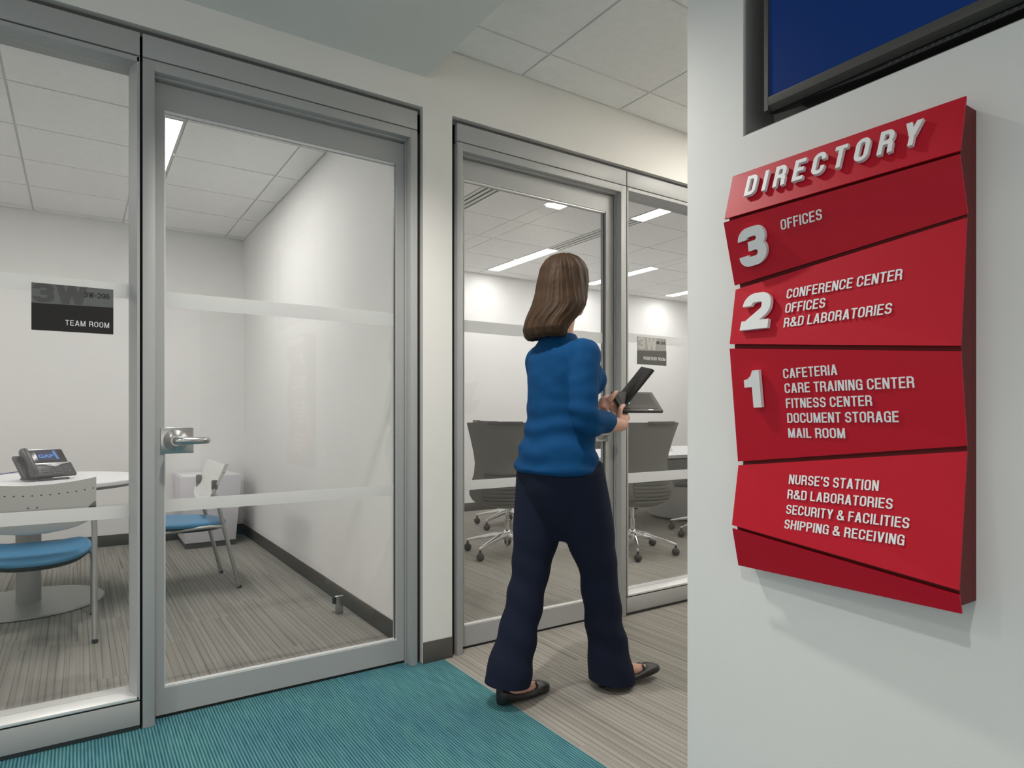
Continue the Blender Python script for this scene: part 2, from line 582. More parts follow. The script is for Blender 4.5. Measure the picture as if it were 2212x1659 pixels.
def glyph(ch, Wd=0.50, w=0.148):
    """polygons of one capital letter, cap height 1; returns (polys, advance width)"""
    h = w / 2
    L, R, B, T, M = h, Wd - h, h, 1 - h, 0.515
    r = (R - L) / 2 * 0.98
    r2 = min(r, (T - M) / 2 * 0.98)
    out = []
    def st(*p): out.extend(ribbon(fillet(p, False), w, False))
    def cl(*p): out.extend(ribbon(fillet(p, True), w, True))
    def dg(x0, y0, x1, y1, k=1.12): 
        q = w * k / 2
        out.append([(x0 - q, y0), (x0 + q, y0), (x1 + q, y1), (x1 - q, y1)])
    q = w * 1.12 / 2
    if ch in 'O0': cl((L, B, r), (R, B, r), (R, T, r), (L, T, r))
    elif ch == 'C': st((R, 0.655), (R, T, r), (L, T, r), (L, B, r), (R, B, r), (R, 0.36))
    elif ch == 'G':
        st((R, 0.67), (R, T, r), (L, T, r), (L, B, r), (R, B, r), (R, 0.50))
        out.append([(Wd * 0.52, 0.43), (Wd, 0.43), (Wd, 0.56), (Wd * 0.52, 0.56)])
        out.append([(Wd - w * .75, 0), (Wd, 0), (Wd, .45), (Wd - w * .75, .45)])
    elif ch == 'D': cl((L, B), (R, B, r * .95), (R, T, r * .95), (L, T))
    elif ch == 'B':
        cl((L, M), (R - .02, M, r2), (R - .02, T, r2), (L, T)); cl((L, B), (R, B, r2), (R, M, r2), (L, M))
    elif ch in 'EFL':
        if ch == 'E': Wd *= .90
        if ch in 'FL': Wd *= .86
        st((L, 0), (L, 1)); 
        if ch in 'EF': st((0, T), (Wd, T)); st((0, M), (Wd * .93, M))
        if ch in 'EL': st((0, B), (Wd, B))
    elif ch == 'H': st((L, 0), (L, 1)); st((R, 0), (R, 1)); st((L, M), (R, M))
    elif ch == 'I': st((h, 0), (h, 1)); Wd = w
    elif ch == 'T': Wd *= .92; st((Wd / 2, 0), (Wd / 2, 1)); st((0, T), (Wd, T))
    elif ch == 'N': st((L, 0), (L, 1)); st((R, 0), (R, 1)); dg(R - w * .1, 0, L + w * .1, 1, 1.2)
    elif ch == 'M':
        Wd *= 1.22; R = Wd - h
        st((L, 0), (L, 1)); st((R, 0), (R, 1)); dg(Wd / 2, 0, L + w * .12, 1, 1.0); dg(Wd / 2, 0, R - w * .12, 1, 1.0)
    elif ch == 'A':
        Wd *= 1.08
        dg(q, 0, Wd / 2 - w * .1, 1); dg(Wd - q, 0, Wd / 2 + w * .1, 1); out.append([(Wd * .25, .22), (Wd * .75, .22), (Wd * .70, .35), (Wd * .30, .35)])
    elif ch == 'V': Wd *= 1.06; dg(Wd / 2 - w * .1, 0, q, 1); dg(Wd / 2 + w * .1, 0, Wd - q, 1)
    elif ch == 'W':
        Wd *= 1.5
        dg(Wd * .29, 0, q, 1, 1.05); dg(Wd * .29, 0, Wd / 2, 1, 1.05); dg(Wd * .71, 0, Wd / 2, 1, 1.05); dg(Wd * .71, 0, Wd - q, 1, 1.05)
    elif ch == 'Y':
        Wd *= 1.06
        dg(Wd / 2, .40, q, 1, 1.2); dg(Wd / 2, .40, Wd - q, 1, 1.2); st((Wd / 2, 0), (Wd / 2, .46))
    elif ch == 'P': cl((L, M - .06), (R, M - .06, r2), (R, T, r2), (L, T)); st((L, 0), (L, 1))
    elif ch == 'R':
        cl((L, M - .04), (R - .01, M - .04, r2), (R - .01, T, r2), (L, T)); st((L, 0), (L, 1))
        st((R - .14, M - .05), (R - .005, M - .06, .10), (R + .0, .14), (R + .02, 0))
    elif ch == 'S': st((R - .005, .70), (R - .005, T, r), (L + .01, T, r), (L + .01, M + .0, r2), (R, M - .02, r2), (R, B, r), (L, B, r), (L, .29))
    elif ch == 'U': st((L, 1), (L, B, r), (R, B, r), (R, 1))
    elif ch == '&':
        Wd *= 1.2; R = Wd - h
        cl((L + .08, .60, .10), (L + .31, .62, .12), (L + .31, T, .13), (L + .08, T, .13))
        st((R + h * .9, .02), (L + .10, .66))
        st((L + .22, .60), (L, .40, .12), (L, B, .17), (R - .09, B, .2), (R - .0, .44))
    elif ch == '’': Wd = w; out.append([(0, .82), (.0, 1), (w, 1), (w, .82), (w * .5, .68), (w * .2, .68)])
    elif ch == '-': Wd *= .6; st((0, .42), (Wd, .42))
    elif ch == '1':
        out.append([(Wd * .98 - w * 1.05, 0), (Wd * .98, 0), (Wd * .98, 1), (Wd * .98 - w * .8, 1), (Wd * .98 - w * 1.05, .86)])
        out.append([(.0, .555), (Wd * .98 - w * .5, .555), (Wd * .98 - w * .5, .80), (0, .755)])
        out.append([(0, .755), (Wd * .98 - w * .6, .72), (Wd * .98 - w * .6, 1), (Wd * .98 - w * .85, 1), (Wd * .98 - w * 1.12, .86), (Wd * .98 - w * 1.5, .785)])
    elif ch == '2': st((L, .655), (L, T, r), (R, T, r), (R, .52, .22), (L + .02, .10)); out.append([(0, 0), (Wd, 0), (Wd, w * .98), (.02, w * .98)])
    elif ch == '3': st((L, .70), (L, T, r), (R - .01, T, r), (R - .01, M, r2), (Wd * .36, M)); st((Wd * .36, M), (R, M, r2), (R, B, r), (L, B, r), (L, .295))
    elif ch == '4': st((R - .06, 0), (R - .06, 1)); st((0, .26), (Wd, .26)); dg(q * .9, .26, R - .09, 1, 1.0)
    elif ch == '6': cl((L, B, r), (R, B, r), (R, .59, r), (L, .59, r)); st((L, .32), (L, T, r), (R, T, r), (R, .735))
    elif ch == '9': cl((L, .41, r), (R, .41, r), (R, T, r), (L, T, r)); st((R, .68), (R, B, r), (L, B, r), (L, .265))
    return out, Wd
def text_polys(txt, Wd=0.50, w=0.148, gap=0.085, space=0.27):
    x, res = 0.0, []
    for ch in txt:
        if ch == ' ':
            x += space
            continue
        ps, ad = glyph(ch, Wd, w)
        res.append((ch, x, [[(p[0] + x, p[1]) for p in poly] for poly in ps], ad))
        x += ad + gap
    return res, x - gap
def union2d(polys):
    """merge overlapping polygons into one flat sheet: points, faces, outline edges"""
    from mathutils.geometry import delaunay_2d_cdt
    vs, fs = [], []
    for p in polys:
        a = sum(p[i][0] * p[(i + 1) % len(p)][1] - p[(i + 1) % len(p)][0] * p[i][1] for i in range(len(p)))
        q = list(p) if a > 0 else list(reversed(p))
        fs.append(list(range(len(vs), len(vs) + len(q))))
        vs += [Vector(c) for c in q]
    ov, oe, of, _, _, _ = delaunay_2d_cdt(vs, [], fs, 0, 1e-5)
    def inside(x, y):
        for g in fs:
            c, n = False, len(g)
            for i in range(n):
                a, b = vs[g[i]], vs[g[i - 1]]
                if (a.y > y) != (b.y > y) and x < (b.x - a.x) * (y - a.y) / (b.y - a.y) + a.x: c = not c
            if c: return True
        return False
    of = [f for f in of if inside(sum(ov[i].x for i in f) / len(f), sum(ov[i].y for i in f) / len(f))]
    cnt = {}
    for f in of:
        for i in range(len(f)):
            e = (f[i], f[(i + 1) % len(f)])
            cnt[e] = cnt.get(e, 0) + 1
    edge = [e for e in cnt if (e[1], e[0]) not in cnt]
    return [tuple(v) for v in ov], [tuple(f) for f in of], edge
def raise_polys(mb, polys, o, a, b, n, depth):
    vs, fs, edge = union2d(polys)
    o, a, b = Vector(o), Vector(a), Vector(b)
    lo = [o + a * p[0] + b * p[1] for p in vs]
    hi = [p + n * depth for p in lo]
    k = len(vs)
    F = [tuple(i + k for i in f) for f in fs] + [tuple(reversed(f)) for f in fs] + [(i, j, j + k, i + k) for i, j in edge]
    mb.add(lo + hi, F)
def put_text(mb, txt, o, xa, ya, depth, n, **kw):
    """fit the text into the parallelogram o, o+xa (whole width), o+ya (cap height)"""
    res, tot = text_polys(txt, **kw)
    for ch, x, polys, ad in res:
        raise_polys(mb, polys, o, Vector(xa) / tot, ya, n, depth)
    return res, tot

# ------------------------------------------------------------------ floors, walls, ceilings
YW = 2.57            # face of the office front wall
XS = 1.322          # face of the directory wall
ZC, ZT, ZS = 2.712, 2.69, 2.557   # hall / room ceilings, lobby soffit
YB1, YB2 = 6.33, 6.40

struct(MB().box(1.352, 8.3, -4, 6.6, -0.05, 0).box(-4, 1.352, 2.69, 6.6, -0.05, 0).build('floor', CARPET))
struct(MB().box(-4, 1.352, -4, 2.69, -0.05, 0.0).build('floor', TEAL))

wf = MB()
wf.box(-4, 8.3, YW, 2.70, 2.424, 2.80)
wf.box(1.250, 1.394, YW, 2.70, 0, 2.424)
wf.box(-4, -1.10, YW, 2.70, 0, 2.424)
wf.box(4.60, 8.3, YW, 2.70, 0, 2.424)
struct(wf.build('wall_front', PAINT))
struct(MB().box(1.264, 1.396, 2.70, YB2 + .2, 0, 2.80).build('wall_partition', PAINT_ROOM))
struct(MB().box(-2.5, 1.264, YB1, YB1 + .2, 0, 2.80).build('wall_back', PAINT_ROOM))
struct(MB().box(1.396, 8.3, YB2, YB2 + .2, 0, 2.80).build('wall_back', PAINT_ROOM))
struct(MB().box(-2.5, -2.35, 2.70, YB1, 0, 2.80).build('wall_left', PAINT_ROOM))
struct(MB().box(8.15, 8.3, 1.156, YB2, 0, 2.80).build('wall_right', PAINT_ROOM))
NY0, NY1, NZ0, NZ1 = -0.076, 0.9855, 1.747, 2.40
ws = MB()
ws.box(XS, 1.442, NY1, 1.156, 0, ZC).box(XS, 1.442, -4, NY0, 0, ZC)
ws.box(XS, 1.442, NY0, NY1, 0, NZ0).box(XS, 1.442, NY0, NY1, NZ1, ZC)
ws.box(1.442, 1.572, -4, 1.156, 0, ZC)
struct(ws.build('wall_sign', PAINT_SIGN))
struct(MB().box(1.572, 8.3, 1.0, 1.156, 0, ZC).build('wall_corridor', PAINT))
nl = MB()
nl.box(1.327, 1.441, NY1 - .004, NY1, NZ0, NZ1).box(1.327, 1.441, NY0, NY0 + .004, NZ0, NZ1)
nl.box(1.327, 1.441, NY0 + .004, NY1 - .004, NZ0, NZ0 + .004).box(1.327, 1.441, NY0 + .004, NY1 - .004, NZ1 - .004, NZ1)
nl.box(1.437, 1.441, NY0 + .004, NY1 - .004, NZ0 + .004, NZ1 - .004)
struct(nl.build('trim_1', NICHE))
struct(MB().box(-4, 1.262, -4, YW, ZS, 2.80).build('ceiling', SOFFIT))

def tiles(name, xs, ys, z):
    g = 0.006
    mb = MB()
    mb.box(xs[0], xs[-1], ys[0], ys[-1], z + .007, z + .05, 1)
    for a, b in zip(xs, xs[1:]):
        for c, d in zip(ys, ys[1:]):
            if b - a < .03 or d - c < .02: continue
            mb.box(a + g, b - g, c + g, d - g, z, z + .02, 0)
    return struct(mb.build(name, [TILE, TBAR]))
tiles('ceiling', [1.262, 1.77, 2.40, 3.02, 3.63, 4.25, 4.86, 5.5, 6.1, 6.7, 7.3, 8.3], [1.156, 1.21, 1.775, 2.345, 2.57], ZC)
tiles('ceiling', [-2.35, -1.67, -1.49, -.89, -.29, .313, .492, 1.102, 1.264], [2.70, 2.79, 3.365, 3.935, 4.51, 5.085, 5.655, 6.225, YB1], ZT)
XCH = [(2.395, 2.54), (3.79, 3.95), (5.20, 5.355), (6.61, 6.78)]
tiles('ceiling', [1.396, 1.80, 2.395, 2.54, 3.01, 3.175, 3.79, 3.95, 4.59, 5.20, 5.355, 6.0, 6.61, 6.78, 7.4, 8.15],
      [2.70, 2.80, 3.37, 3.94, 4.515, 5.065, 5.635, 6.19, YB2], ZC)

def base(name, x0, x1, y0, y1):
    return struct(MB().box(x0, x1, y0, y1, 0, .093).build(name, BASEB, bevel=.002))
base('baseboard_back', -2.35, 1.264, YB1 - .008, YB1)
base('baseboard_partition', 1.256, 1.264, 2.70, YB1 - .008)
base('baseboard_back', 1.396, 8.15, YB2 - .008, YB2)
base('baseboard_partition', 1.396, 1.404, 2.70, YB2 - .008)
base('baseboard_pier', 1.249, 1.394, YW - .006, YW)
base('baseboard_sign', XS - .007, XS, -4, 1.156)

# ------------------------------------------------------------------ glazed office fronts
def reveal(name, x0, x1):
    """black backing and shadow gaps around one glazed front"""
    mb = MB()
    mb.box(x0, x1, 2.600, 2.625, 2.30, 2.423)
    return mb
def header(x0, x1):
    return MB().box(x0, x1, YW, 2.599, 2.3195, 2.398).build
def band(parent, x0, x1, z0, z1, y):
    return MB().box(x0, x1, y - .0008, y, z0, z1).build('frosted_band', FILM, parent)

def sidelite(name, x0, x1, mullion_left, mullion_right, b1, b2):
    """fixed glazed panel: frame, pane, kick panel, two frosted bands"""
    r = frame_root(name, ((x0 + x1) / 2, 2.62, 0))
    fr = MB()
    # profile on each side: narrow face strip then splayed reveal back to the pane
    def side(xf, sgn):
        p = [(0, 0), (.008, 0), (.026, .066), (.026, .130), (0, .130)]
        mb_pts = [(xf + sgn * a, YW + b) for a, b in p]
        fr.prism([(q[0], q[1]) for q in mb_pts], ((1, 0, 0), (0, 1, 0), (0, 0, 1)), (0, 0, .104), 2.211)
    side(x0, 1)
    side(x1, -1)
    fr.box(x0 + .002, x1 - .002, YW, 2.699, 2.297, 2.3135)
    fr.build('window_frame', ALU, r)
    sl = MB().box(x0 + .002, x1 - .002, YW, 2.70, .104, .115)
    sl.build('window_sill', ALU_L, r, bevel=.0015)
    kp = MB().box(x0, x1, YW, 2.66, .017, .098)
    kp.build('kick_panel', ALU, r, bevel=.001)
    MB().box(x0, x1, YW + .012, 2.66, .0005, .016).build('toe_strip', GASKET, r)
    MB().box(x0, x1, YW + .004, 2.66, .0985, .1035).build('gasket', BLACK_GAP, r)
    MB().box(x0 + .022, x1 - .022, 2.640, 2.648, .116, 2.296).build('glass_pane', GLASS, r)
    for z0, z1 in (b1, b2):
        band(r, x0 + .027, x1 - .027, z0, z1, 2.6385)
    MB().box(x0, x1, YW, 2.598, 2.3195, 2.398).build('header_panel', ALU, r, bevel=.001)
    return r

def door(name, x0, x1, gx0, gx1, hinge, b1, b2):
    """glazed leaf with rails and stiles, lock plate and lever; hinge = side away from the handle"""
    r = frame_root(name, ((x0 + x1) / 2, 2.645, 0))
    y0, y1 = 2.625, 2.668
    z0, z1, g0, g1 = .012, 2.266, .106, 2.176
    lf = MB()
    lf.box(x0, gx0, y0, y1, z0, z1).box(gx1, x1, y0, y1, z0, z1)
    lf.box(gx0, gx1, y0, y1, z0, g0).box(gx0, gx1, y0, y1, g1, z1)
    lf.build('door_leaf', ALU, r)
    MB().box(x0, x1, y0 + .004, y1, .001, z0 - .0002).build('under_door_shade', BLACK_GAP, r)  # black strip standing in for the shade under the door
    bd = MB()
    for yy in (y0 + .002, y0 + .013):
        bd.box(gx0, gx1, yy, yy + .008, g0, g0 + .006)
    bd.box(gx0, gx1, y0 + .004, y0 + .018, g1 - .005, g1)
    bd.box(gx0, gx0 + .004, y0 + .006, y0 + .018, g0, g1).box(gx1 - .005, gx1, y0 + .006, y0 + .018, g0, g1)
    bd.build('glazing_bead', ALU_L, r)
    MB().box(gx1 - .0075, gx1 - .0052, y0 + .004, y0 + .016, g0, g1).build('gasket', GASKET, r)
    MB().box(gx0 + .001, gx1 - .001, 2.645, 2.652, g0 + .001, g1 - .001).build('glass_pane', GLASS, r)
    for a, b in (b1, b2):
        band(r, gx0 + .006, gx1 - .009, a, b, 2.6445)
    s = 1 if hinge == 'right' else -1
    ex = gx0 if s > 0 else gx1
    rx = ex + s * .036
    zc = .991
    MB().box(min(ex - s * .012, ex + s * .094), max(ex - s * .012, ex + s * .094), y0 - .003, y0 - .0005, .944, 1.037).build('lock_plate', STEEL, r, bevel=.0008)
    MB().box(min(ex - s * .012, ex + s * .094), max(ex - s * .012, ex + s * .094), 2.6535, 2.660, .944, 1.037).build('lock_plate', STEEL, r, bevel=.0008)
    h = MB()
    prof = [(.001, 0), (.040, 0), (.0405, .004), (.036, .009), (.022, .017), (.019, .021), (.019, .026), (.001, .026)]
    R = [[(rx + q * math.cos(2 * PI * j / 32), y0 - .003 - d, zc + q * math.sin(2 * PI * j / 32)) for j in range(32)] for q, d in prof]
    h.rings(R)
    rose = h.build('door_handle', STEEL, r, smooth=True, angle=30)
    lv = MB()
    ly = y0 - .060
    pts = [(rx, y0 - .026, zc), (rx, y0 - .048, zc), (rx + s * .006, ly - .002, zc), (rx + s * .018, ly - .006, zc), (rx + s * .05, ly - .004, zc), (rx + s * .085, ly, zc), (rx + s * .098, ly + .010, zc), (rx + s * .103, ly + .026, zc)]
    lv.tube(pts, [.0145, .0145, .0150, .0148, .0130, .0120, .0115, .0110], 16, squash=[1, 1, .95, .9, .75, .7, .65, .6])
    lv.build('lever', STEEL, rose, smooth=True, angle=50)
    return r

def jamb(name, x0, x1, xi0, xi1):
    r = frame_root(name, ((x0 + x1) / 2, 2.63, 0))
    j = MB()
    zt, zi = 2.3145, 2.279
    j.box(x0, xi0, YW, 2.70, 0.001, zt).box(xi1, x1, YW, 2.70, 0.001, zt).box(xi0, xi1, YW, 2.70, zi, zt)
    # door stop
    j.box(xi0, xi0 + .006, YW + .040, 2.70, 0.001, zi).box(xi1 - .006, xi1, YW + .040, YW + .052, 0.001, zi)
    j.box(xi0, xi1, YW + .030, YW + .050, zi - .008, zi)
    j.build('jamb_frame', ALU, r, bevel=.0008)
    MB().box(x0, x1, YW, 2.598, 2.3195, 2.398).build('header_panel', ALU, r, bevel=.001)
    return r

B1s, B2s = (1.490, 1.541), (.724, .768)
B1d, B2d = (1.471, 1.527), (.733, .778)
bk = MB()
bk.box(-1.10, 1.249, 2.6005, 2.612, 2.315, 2.423).box(.1775, .186, 2.6005, 2.612, 0, 2.4).box(1.224, 1.249, 2.6005, 2.612, 0, 2.4)
struct(bk.build('trim_2', BLACK_GAP))
bk = MB()
bk.box(1.395, 4.599, 2.6005, 2.612, 2.315, 2.423).box(2.4562, 2.463, 2.6005, 2.612, 0, 2.4).box(1.395, 1.4205, 2.6005, 2.612, 0, 2.4)
struct(bk.build('trim_3', BLACK_GAP))
top = MB().box(-1.10, 1.249, 2.598, 2.6004, 2.400, 2.423).box(1.395, 4.599, 2.598, 2.6004, 2.400, 2.423)
struct(top.build('trim_4', mat('lit_backing_grey', (.10, .10, .105), .5)))  # top of the black backing, light on it put into a paler grey

sidelite('window_1', -1.09, .1773, None, None, B1s, B2s)
jamb('trim_5', .1858, 1.2238, .2222, 1.1912)
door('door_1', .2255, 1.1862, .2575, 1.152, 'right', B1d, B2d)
jamb('trim_6', 1.4207, 2.4560, 1.4490, 2.4192)
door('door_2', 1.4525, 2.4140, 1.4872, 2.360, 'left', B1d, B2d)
sidelite('window_2', 2.4632, 3.60, None, None, (1.488, 1.539), (.706, .762))

# ------------------------------------------------------------------ ceiling lights and slot diffusers
TEAM_E = emit_mat('lit_diffuser_team', (1, .985, .95), PANEL_TEAM)
CONF_E = emit_mat('lit_diffuser_conference', (1, .99, .965), PANEL_CONF)
HALL_E = emit_mat('lit_diffuser_hall', (1, .95, .86), PANEL_HALL)
def ceiling_light(label, x0, x1, y0, y1, z, em, group=None):
    t = thing('ceiling_light', label, 'light', ((x0 + x1) / 2, (y0 + y1) / 2, z), 0, group)
    f = MB()
    w = .010
    f.box(x0, x0 + w, y0, y1, z - .004, z - .0002).box(x1 - w, x1, y0, y1, z - .004, z - .0002)
    f.box(x0 + w, x1 - w, y0, y0 + w, z - .004, z - .0002).box(x0 + w, x1 - w, y1 - w, y1, z - .004, z - .0002)
    f.build('frame', TBAR, t)
    MB().box(x0 + w, x1 - w, y0 + w, y1 - w, z - .0025, z - .0004).build('diffuser', em, t)
    return t
def slot_diffuser(label, x0, x1, y0, y1, z):
    t = thing('air_diffuser', label, 'air vent', ((x0 + x1) / 2, (y0 + y1) / 2, z), 0)
    n, sw = 3, .020
    pitch = (x1 - x0) / n
    f = MB()
    for i in range(n):
        a = x0 + pitch * i
        f.box(a + .0005, a + pitch - sw, y0, y1, z - .005, z - .0002)
    f.build('frame', TBAR, t)
    for i in range(n):
        b = x0 + pitch * (i + 1)
        MB().box(b - sw, b, y0, y1, z - .0016, z - .0003).build('slot', GASKET, t)
    return t
G1 = 'linear ceiling lights of the conference room'
ceiling_light('linear white ceiling light in the team room, cut by the glazed door top', .318, .487, 3.945, 5.075, ZT, TEAM_E)
ceiling_light('unseen linear ceiling light added at the far left of the team room ceiling', -1.665, -1.495, 3.945, 5.075, ZT, TEAM_E)  # out of view, added to spread the team room light
ceiling_light('short stub of ceiling light just under the far door head', 3.015, 3.172, 2.945, 4.070, ZC, CONF_E, G1)
ceiling_light('long ceiling light above and left of the walking woman', 3.795, 3.948, 5.075, 6.185, ZC, CONF_E, G1)
ceiling_light('nearest ceiling light seen through the narrow right glass panel', 3.795, 3.948, 2.82, 3.935, ZC, CONF_E, G1)
ceiling_light('ceiling light beside the woman’s face, crossing the right door frame', 5.203, 5.352, 5.072, 6.185, ZC, CONF_E, G1)
ceiling_light('rightmost ceiling light, low against the wall by the room sign', 6.613, 6.777, 5.072, 6.185, ZC, CONF_E, G1)
ceiling_light('unseen ceiling light added in the conference room behind the directory wall', 6.613, 6.777, 2.82, 3.935, ZC, CONF_E, G1)  # out of view, added to even out the conference room light
ceiling_light('ceiling light over the left corner of the conference room', 2.398, 2.537, 5.075, 6.185, ZC, CONF_E, G1)
slot_diffuser('slotted air vent at the top left of the far door glass', 2.398, 2.537, 3.945, 5.06, ZC)
slot_diffuser('slotted air vent in line with the long light above the woman', 3.795, 3.948, 3.945, 5.06, ZC)
ceiling_light('corridor ceiling light hidden behind the directory wall', 2.98, 3.15, 1.25, 2.05, ZC, HALL_E)
ceiling_light('corridor ceiling light farther along the hall', 5.2, 5.37, 1.25, 2.05, ZC, HALL_E)
for i, (n, l, p, a) in enumerate(LAMPS):  # trim rings; the last two dress the added fill spots
    t = thing('downlight', ['round recessed downlight nearest the directory wall', 'unseen fill lamp added in the lobby soffit on the left', 'unseen fill lamp added in the lobby soffit behind'][i], 'light', (l[0], l[1], ZS))
    MB().lathe([(.058, -.004), (.085, -.004), (.085, -.0002), (.058, -.0002), (.058, -.004)], (l[0], l[1], ZS), 32, cap=False).build('trim_ring', WHITE_PL, t)

# ------------------------------------------------------------------ directory sign: six folded red panels on a backing box
PANELS={
 'D':[(1.2649, 0.971, 1.636), (1.2736, 0.4975, 1.6316), (1.2505, 0.4975, 1.5322), (1.2352, 0.971, 1.5321)],
 '3':[(1.2319, 0.971, 1.5231), (1.2487, 0.4975, 1.5255), (1.279, 0.4975, 1.4291), (1.2716, 0.971, 1.383)],
 '2':[(1.275, 0.971, 1.3737), (1.2754, 0.4975, 1.422), (1.2522, 0.4975, 1.1994), (1.2533, 0.971, 1.2461)],
 '1':[(1.2533, 0.971, 1.2354), (1.2522, 0.4975, 1.1899), (1.2754, 0.4975, 1.0282), (1.2834, 0.971, 0.9731)],
 '0':[(1.2851, 0.971, 0.9643), (1.2754, 0.4975, 1.0187), (1.2452, 0.4975, 0.7835), (1.2616, 0.971, 0.8268)],
 'B':[(1.2632, 0.971, 0.8181), (1.247, 0.4975, 0.7738), (1.2558, 0.4975, 0.7416), (1.2851, 0.971, 0.7304)],
}
LETTERING=[
 ('D','DIRECTORY',[(1.2412, 0.9211, 1.569), (1.2498, 0.562, 1.5653), (1.2533, 0.9178, 1.6148)]),
 ('3','OFFICES',[(1.2503, 0.836, 1.4766), (1.2536, 0.7458, 1.4778), (1.2444, 0.8341, 1.4971)]),
 ('3','3',[(1.258, 0.9406, 1.4145), (1.2595, 0.8721, 1.4192), (1.2347, 0.9338, 1.495)]),
 ('2','CONFERENCE CENTER',[(1.2666, 0.8348, 1.3312), (1.2664, 0.5993, 1.3317), (1.269, 0.8333, 1.3518)]),
 ('2','OFFICES',[(1.2628, 0.8355, 1.3002), (1.2627, 0.7461, 1.2999), (1.2653, 0.834, 1.3209)]),
 ('2','R&D LABORATORIES',[(1.2591, 0.8366, 1.269), (1.259, 0.6143, 1.2701), (1.2616, 0.8351, 1.2896)]),
 ('2','2',[(1.2536, 0.9398, 1.2726), (1.2534, 0.8686, 1.2714), (1.2633, 0.9343, 1.3538)]),
 ('1','CAFETERIA',[(1.2604, 0.8369, 1.16), (1.2592, 0.7173, 1.1619), (1.2578, 0.837, 1.1807)]),
 ('1','CARE TRAINING CENTER',[(1.2642, 0.836, 1.1286), (1.2617, 0.575, 1.1311), (1.2617, 0.8361, 1.1495)]),
 ('1','FITNESS CENTER',[(1.2682, 0.8355, 1.0966), (1.2663, 0.6528, 1.0991), (1.2656, 0.8354, 1.1171)]),
 ('1','DOCUMENT STORAGE',[(1.2721, 0.8352, 1.0647), (1.2697, 0.6057, 1.0682), (1.2695, 0.8349, 1.0856)]),
 ('1','MAIL ROOM',[(1.276, 0.8352, 1.0328), (1.2746, 0.7099, 1.0352), (1.2735, 0.8352, 1.0533)]),
 ('1','1',[(1.2626, 0.9289, 1.0986), (1.2622, 0.888, 1.0993), (1.2526, 0.9297, 1.1808)]),
 ('0',"NURSE’S STATION",[(1.2746, 0.8342, 0.9333), (1.2695, 0.6431, 0.9363), (1.2774, 0.8339, 0.9535)]),
 ('0','R&D LABORATORIES',[(1.2703, 0.8349, 0.9018), (1.2644, 0.6149, 0.9056), (1.273, 0.8346, 0.9214)]),
 ('0','SECURITY & FACILITIES',[(1.2658, 0.8352, 0.8697), (1.2591, 0.5834, 0.8744), (1.2685, 0.8346, 0.8893)]),
 ('0','SHIPPING & RECEIVING',[(1.2615, 0.8366, 0.8384), (1.2549, 0.59, 0.8428), (1.2641, 0.8356, 0.8577)]),
]
sign = thing('directory_sign', 'red folded metal directory sign on the white wall below the television', 'sign', (XS, .734, .729))
bx = MB()
def side_profile(c0, c1, y):
    """outline of the backing box just behind the panel edges (corner c0 above, c1 below)"""
    ks = list(PANELS)
    pts = [(XS - .0005, PANELS['D'][c0][2] - .012), (PANELS['D'][c0][0] + .009, PANELS['D'][c0][2] - .012)]
    for a, b in zip(ks, ks[1:]):
        p, q = PANELS[a][c1], PANELS[b][c0]
        pts.append(((p[0] + q[0]) / 2 + .0085, (p[2] + q[2]) / 2))
    p = PANELS['B'][c1]
    pts += [(p[0] + .012, p[2] + .012), (XS - .0005, p[2] + .012)]
    return [(x, y, z) for x, z in pts]
bx.rings([side_profile(0, 3, .9635), side_profile(1, 2, .5005)])
bx.build('backing_box', RED_DARK, sign)
NAMES = {'D': 'heading', '3': 'third floor', '2': 'second floor', '1': 'first floor', '0': 'ground floor', 'B': 'bottom'}
pan_ob, pan_n = {}, {}
for k, P in PANELS.items():
    q = [Vector(p) for p in P]
    n = (q[2] - q[0]).cross(q[3] - q[1]).normalized()
    if n.x > 0: n = -n
    pan_n[k] = n
    mb = MB()
    back = [p - n * .004 for p in q]
    mb.add(q + back, [(0, 1, 2), (0, 2, 3), (4, 6, 5), (4, 7, 6), (0, 4, 5, 1), (1, 5, 6, 2), (2, 6, 7, 3), (3, 7, 4, 0)])
    pan_ob[k] = mb.build('panel', RED, sign)
    pan_ob[k]['label'] = NAMES[k] + ' panel'
for k, txt, (bl, br, tl) in LETTERING:
    bl, br, tl = Vector(bl), Vector(br), Vector(tl)
    n = pan_n[k]
    if txt == 'DIRECTORY':
        res, tot = text_polys(txt, Wd=.54, w=.175, gap=.36)
        d = .0095
        for ch, x, polys, ad in res:
            mb = MB()
            raise_polys(mb, polys, bl - n * .004, (br - bl) / tot, tl - bl, n, d - .001)
            mb.build('letter', LETTER_WHITE, pan_ob[k])
    elif len(txt) == 1:
        mb = MB()
        kw = {'1': dict(Wd=.50, w=.24), '2': dict(Wd=.80, w=.25), '3': dict(Wd=.78, w=.245)}[txt]
        put_text(mb, txt, bl - n * .004, br - bl, tl - bl, .0095, n, **kw)
        mb.build('numeral', LETTER_WHITE, pan_ob[k])
    else:
        mb = MB()
        put_text(mb, txt, bl, br - bl, tl - bl, .0011, n, Wd=.50, w=.135, gap=.105, space=.25)
        mb.build('lettering', LETTER_WHITE, pan_ob[k])

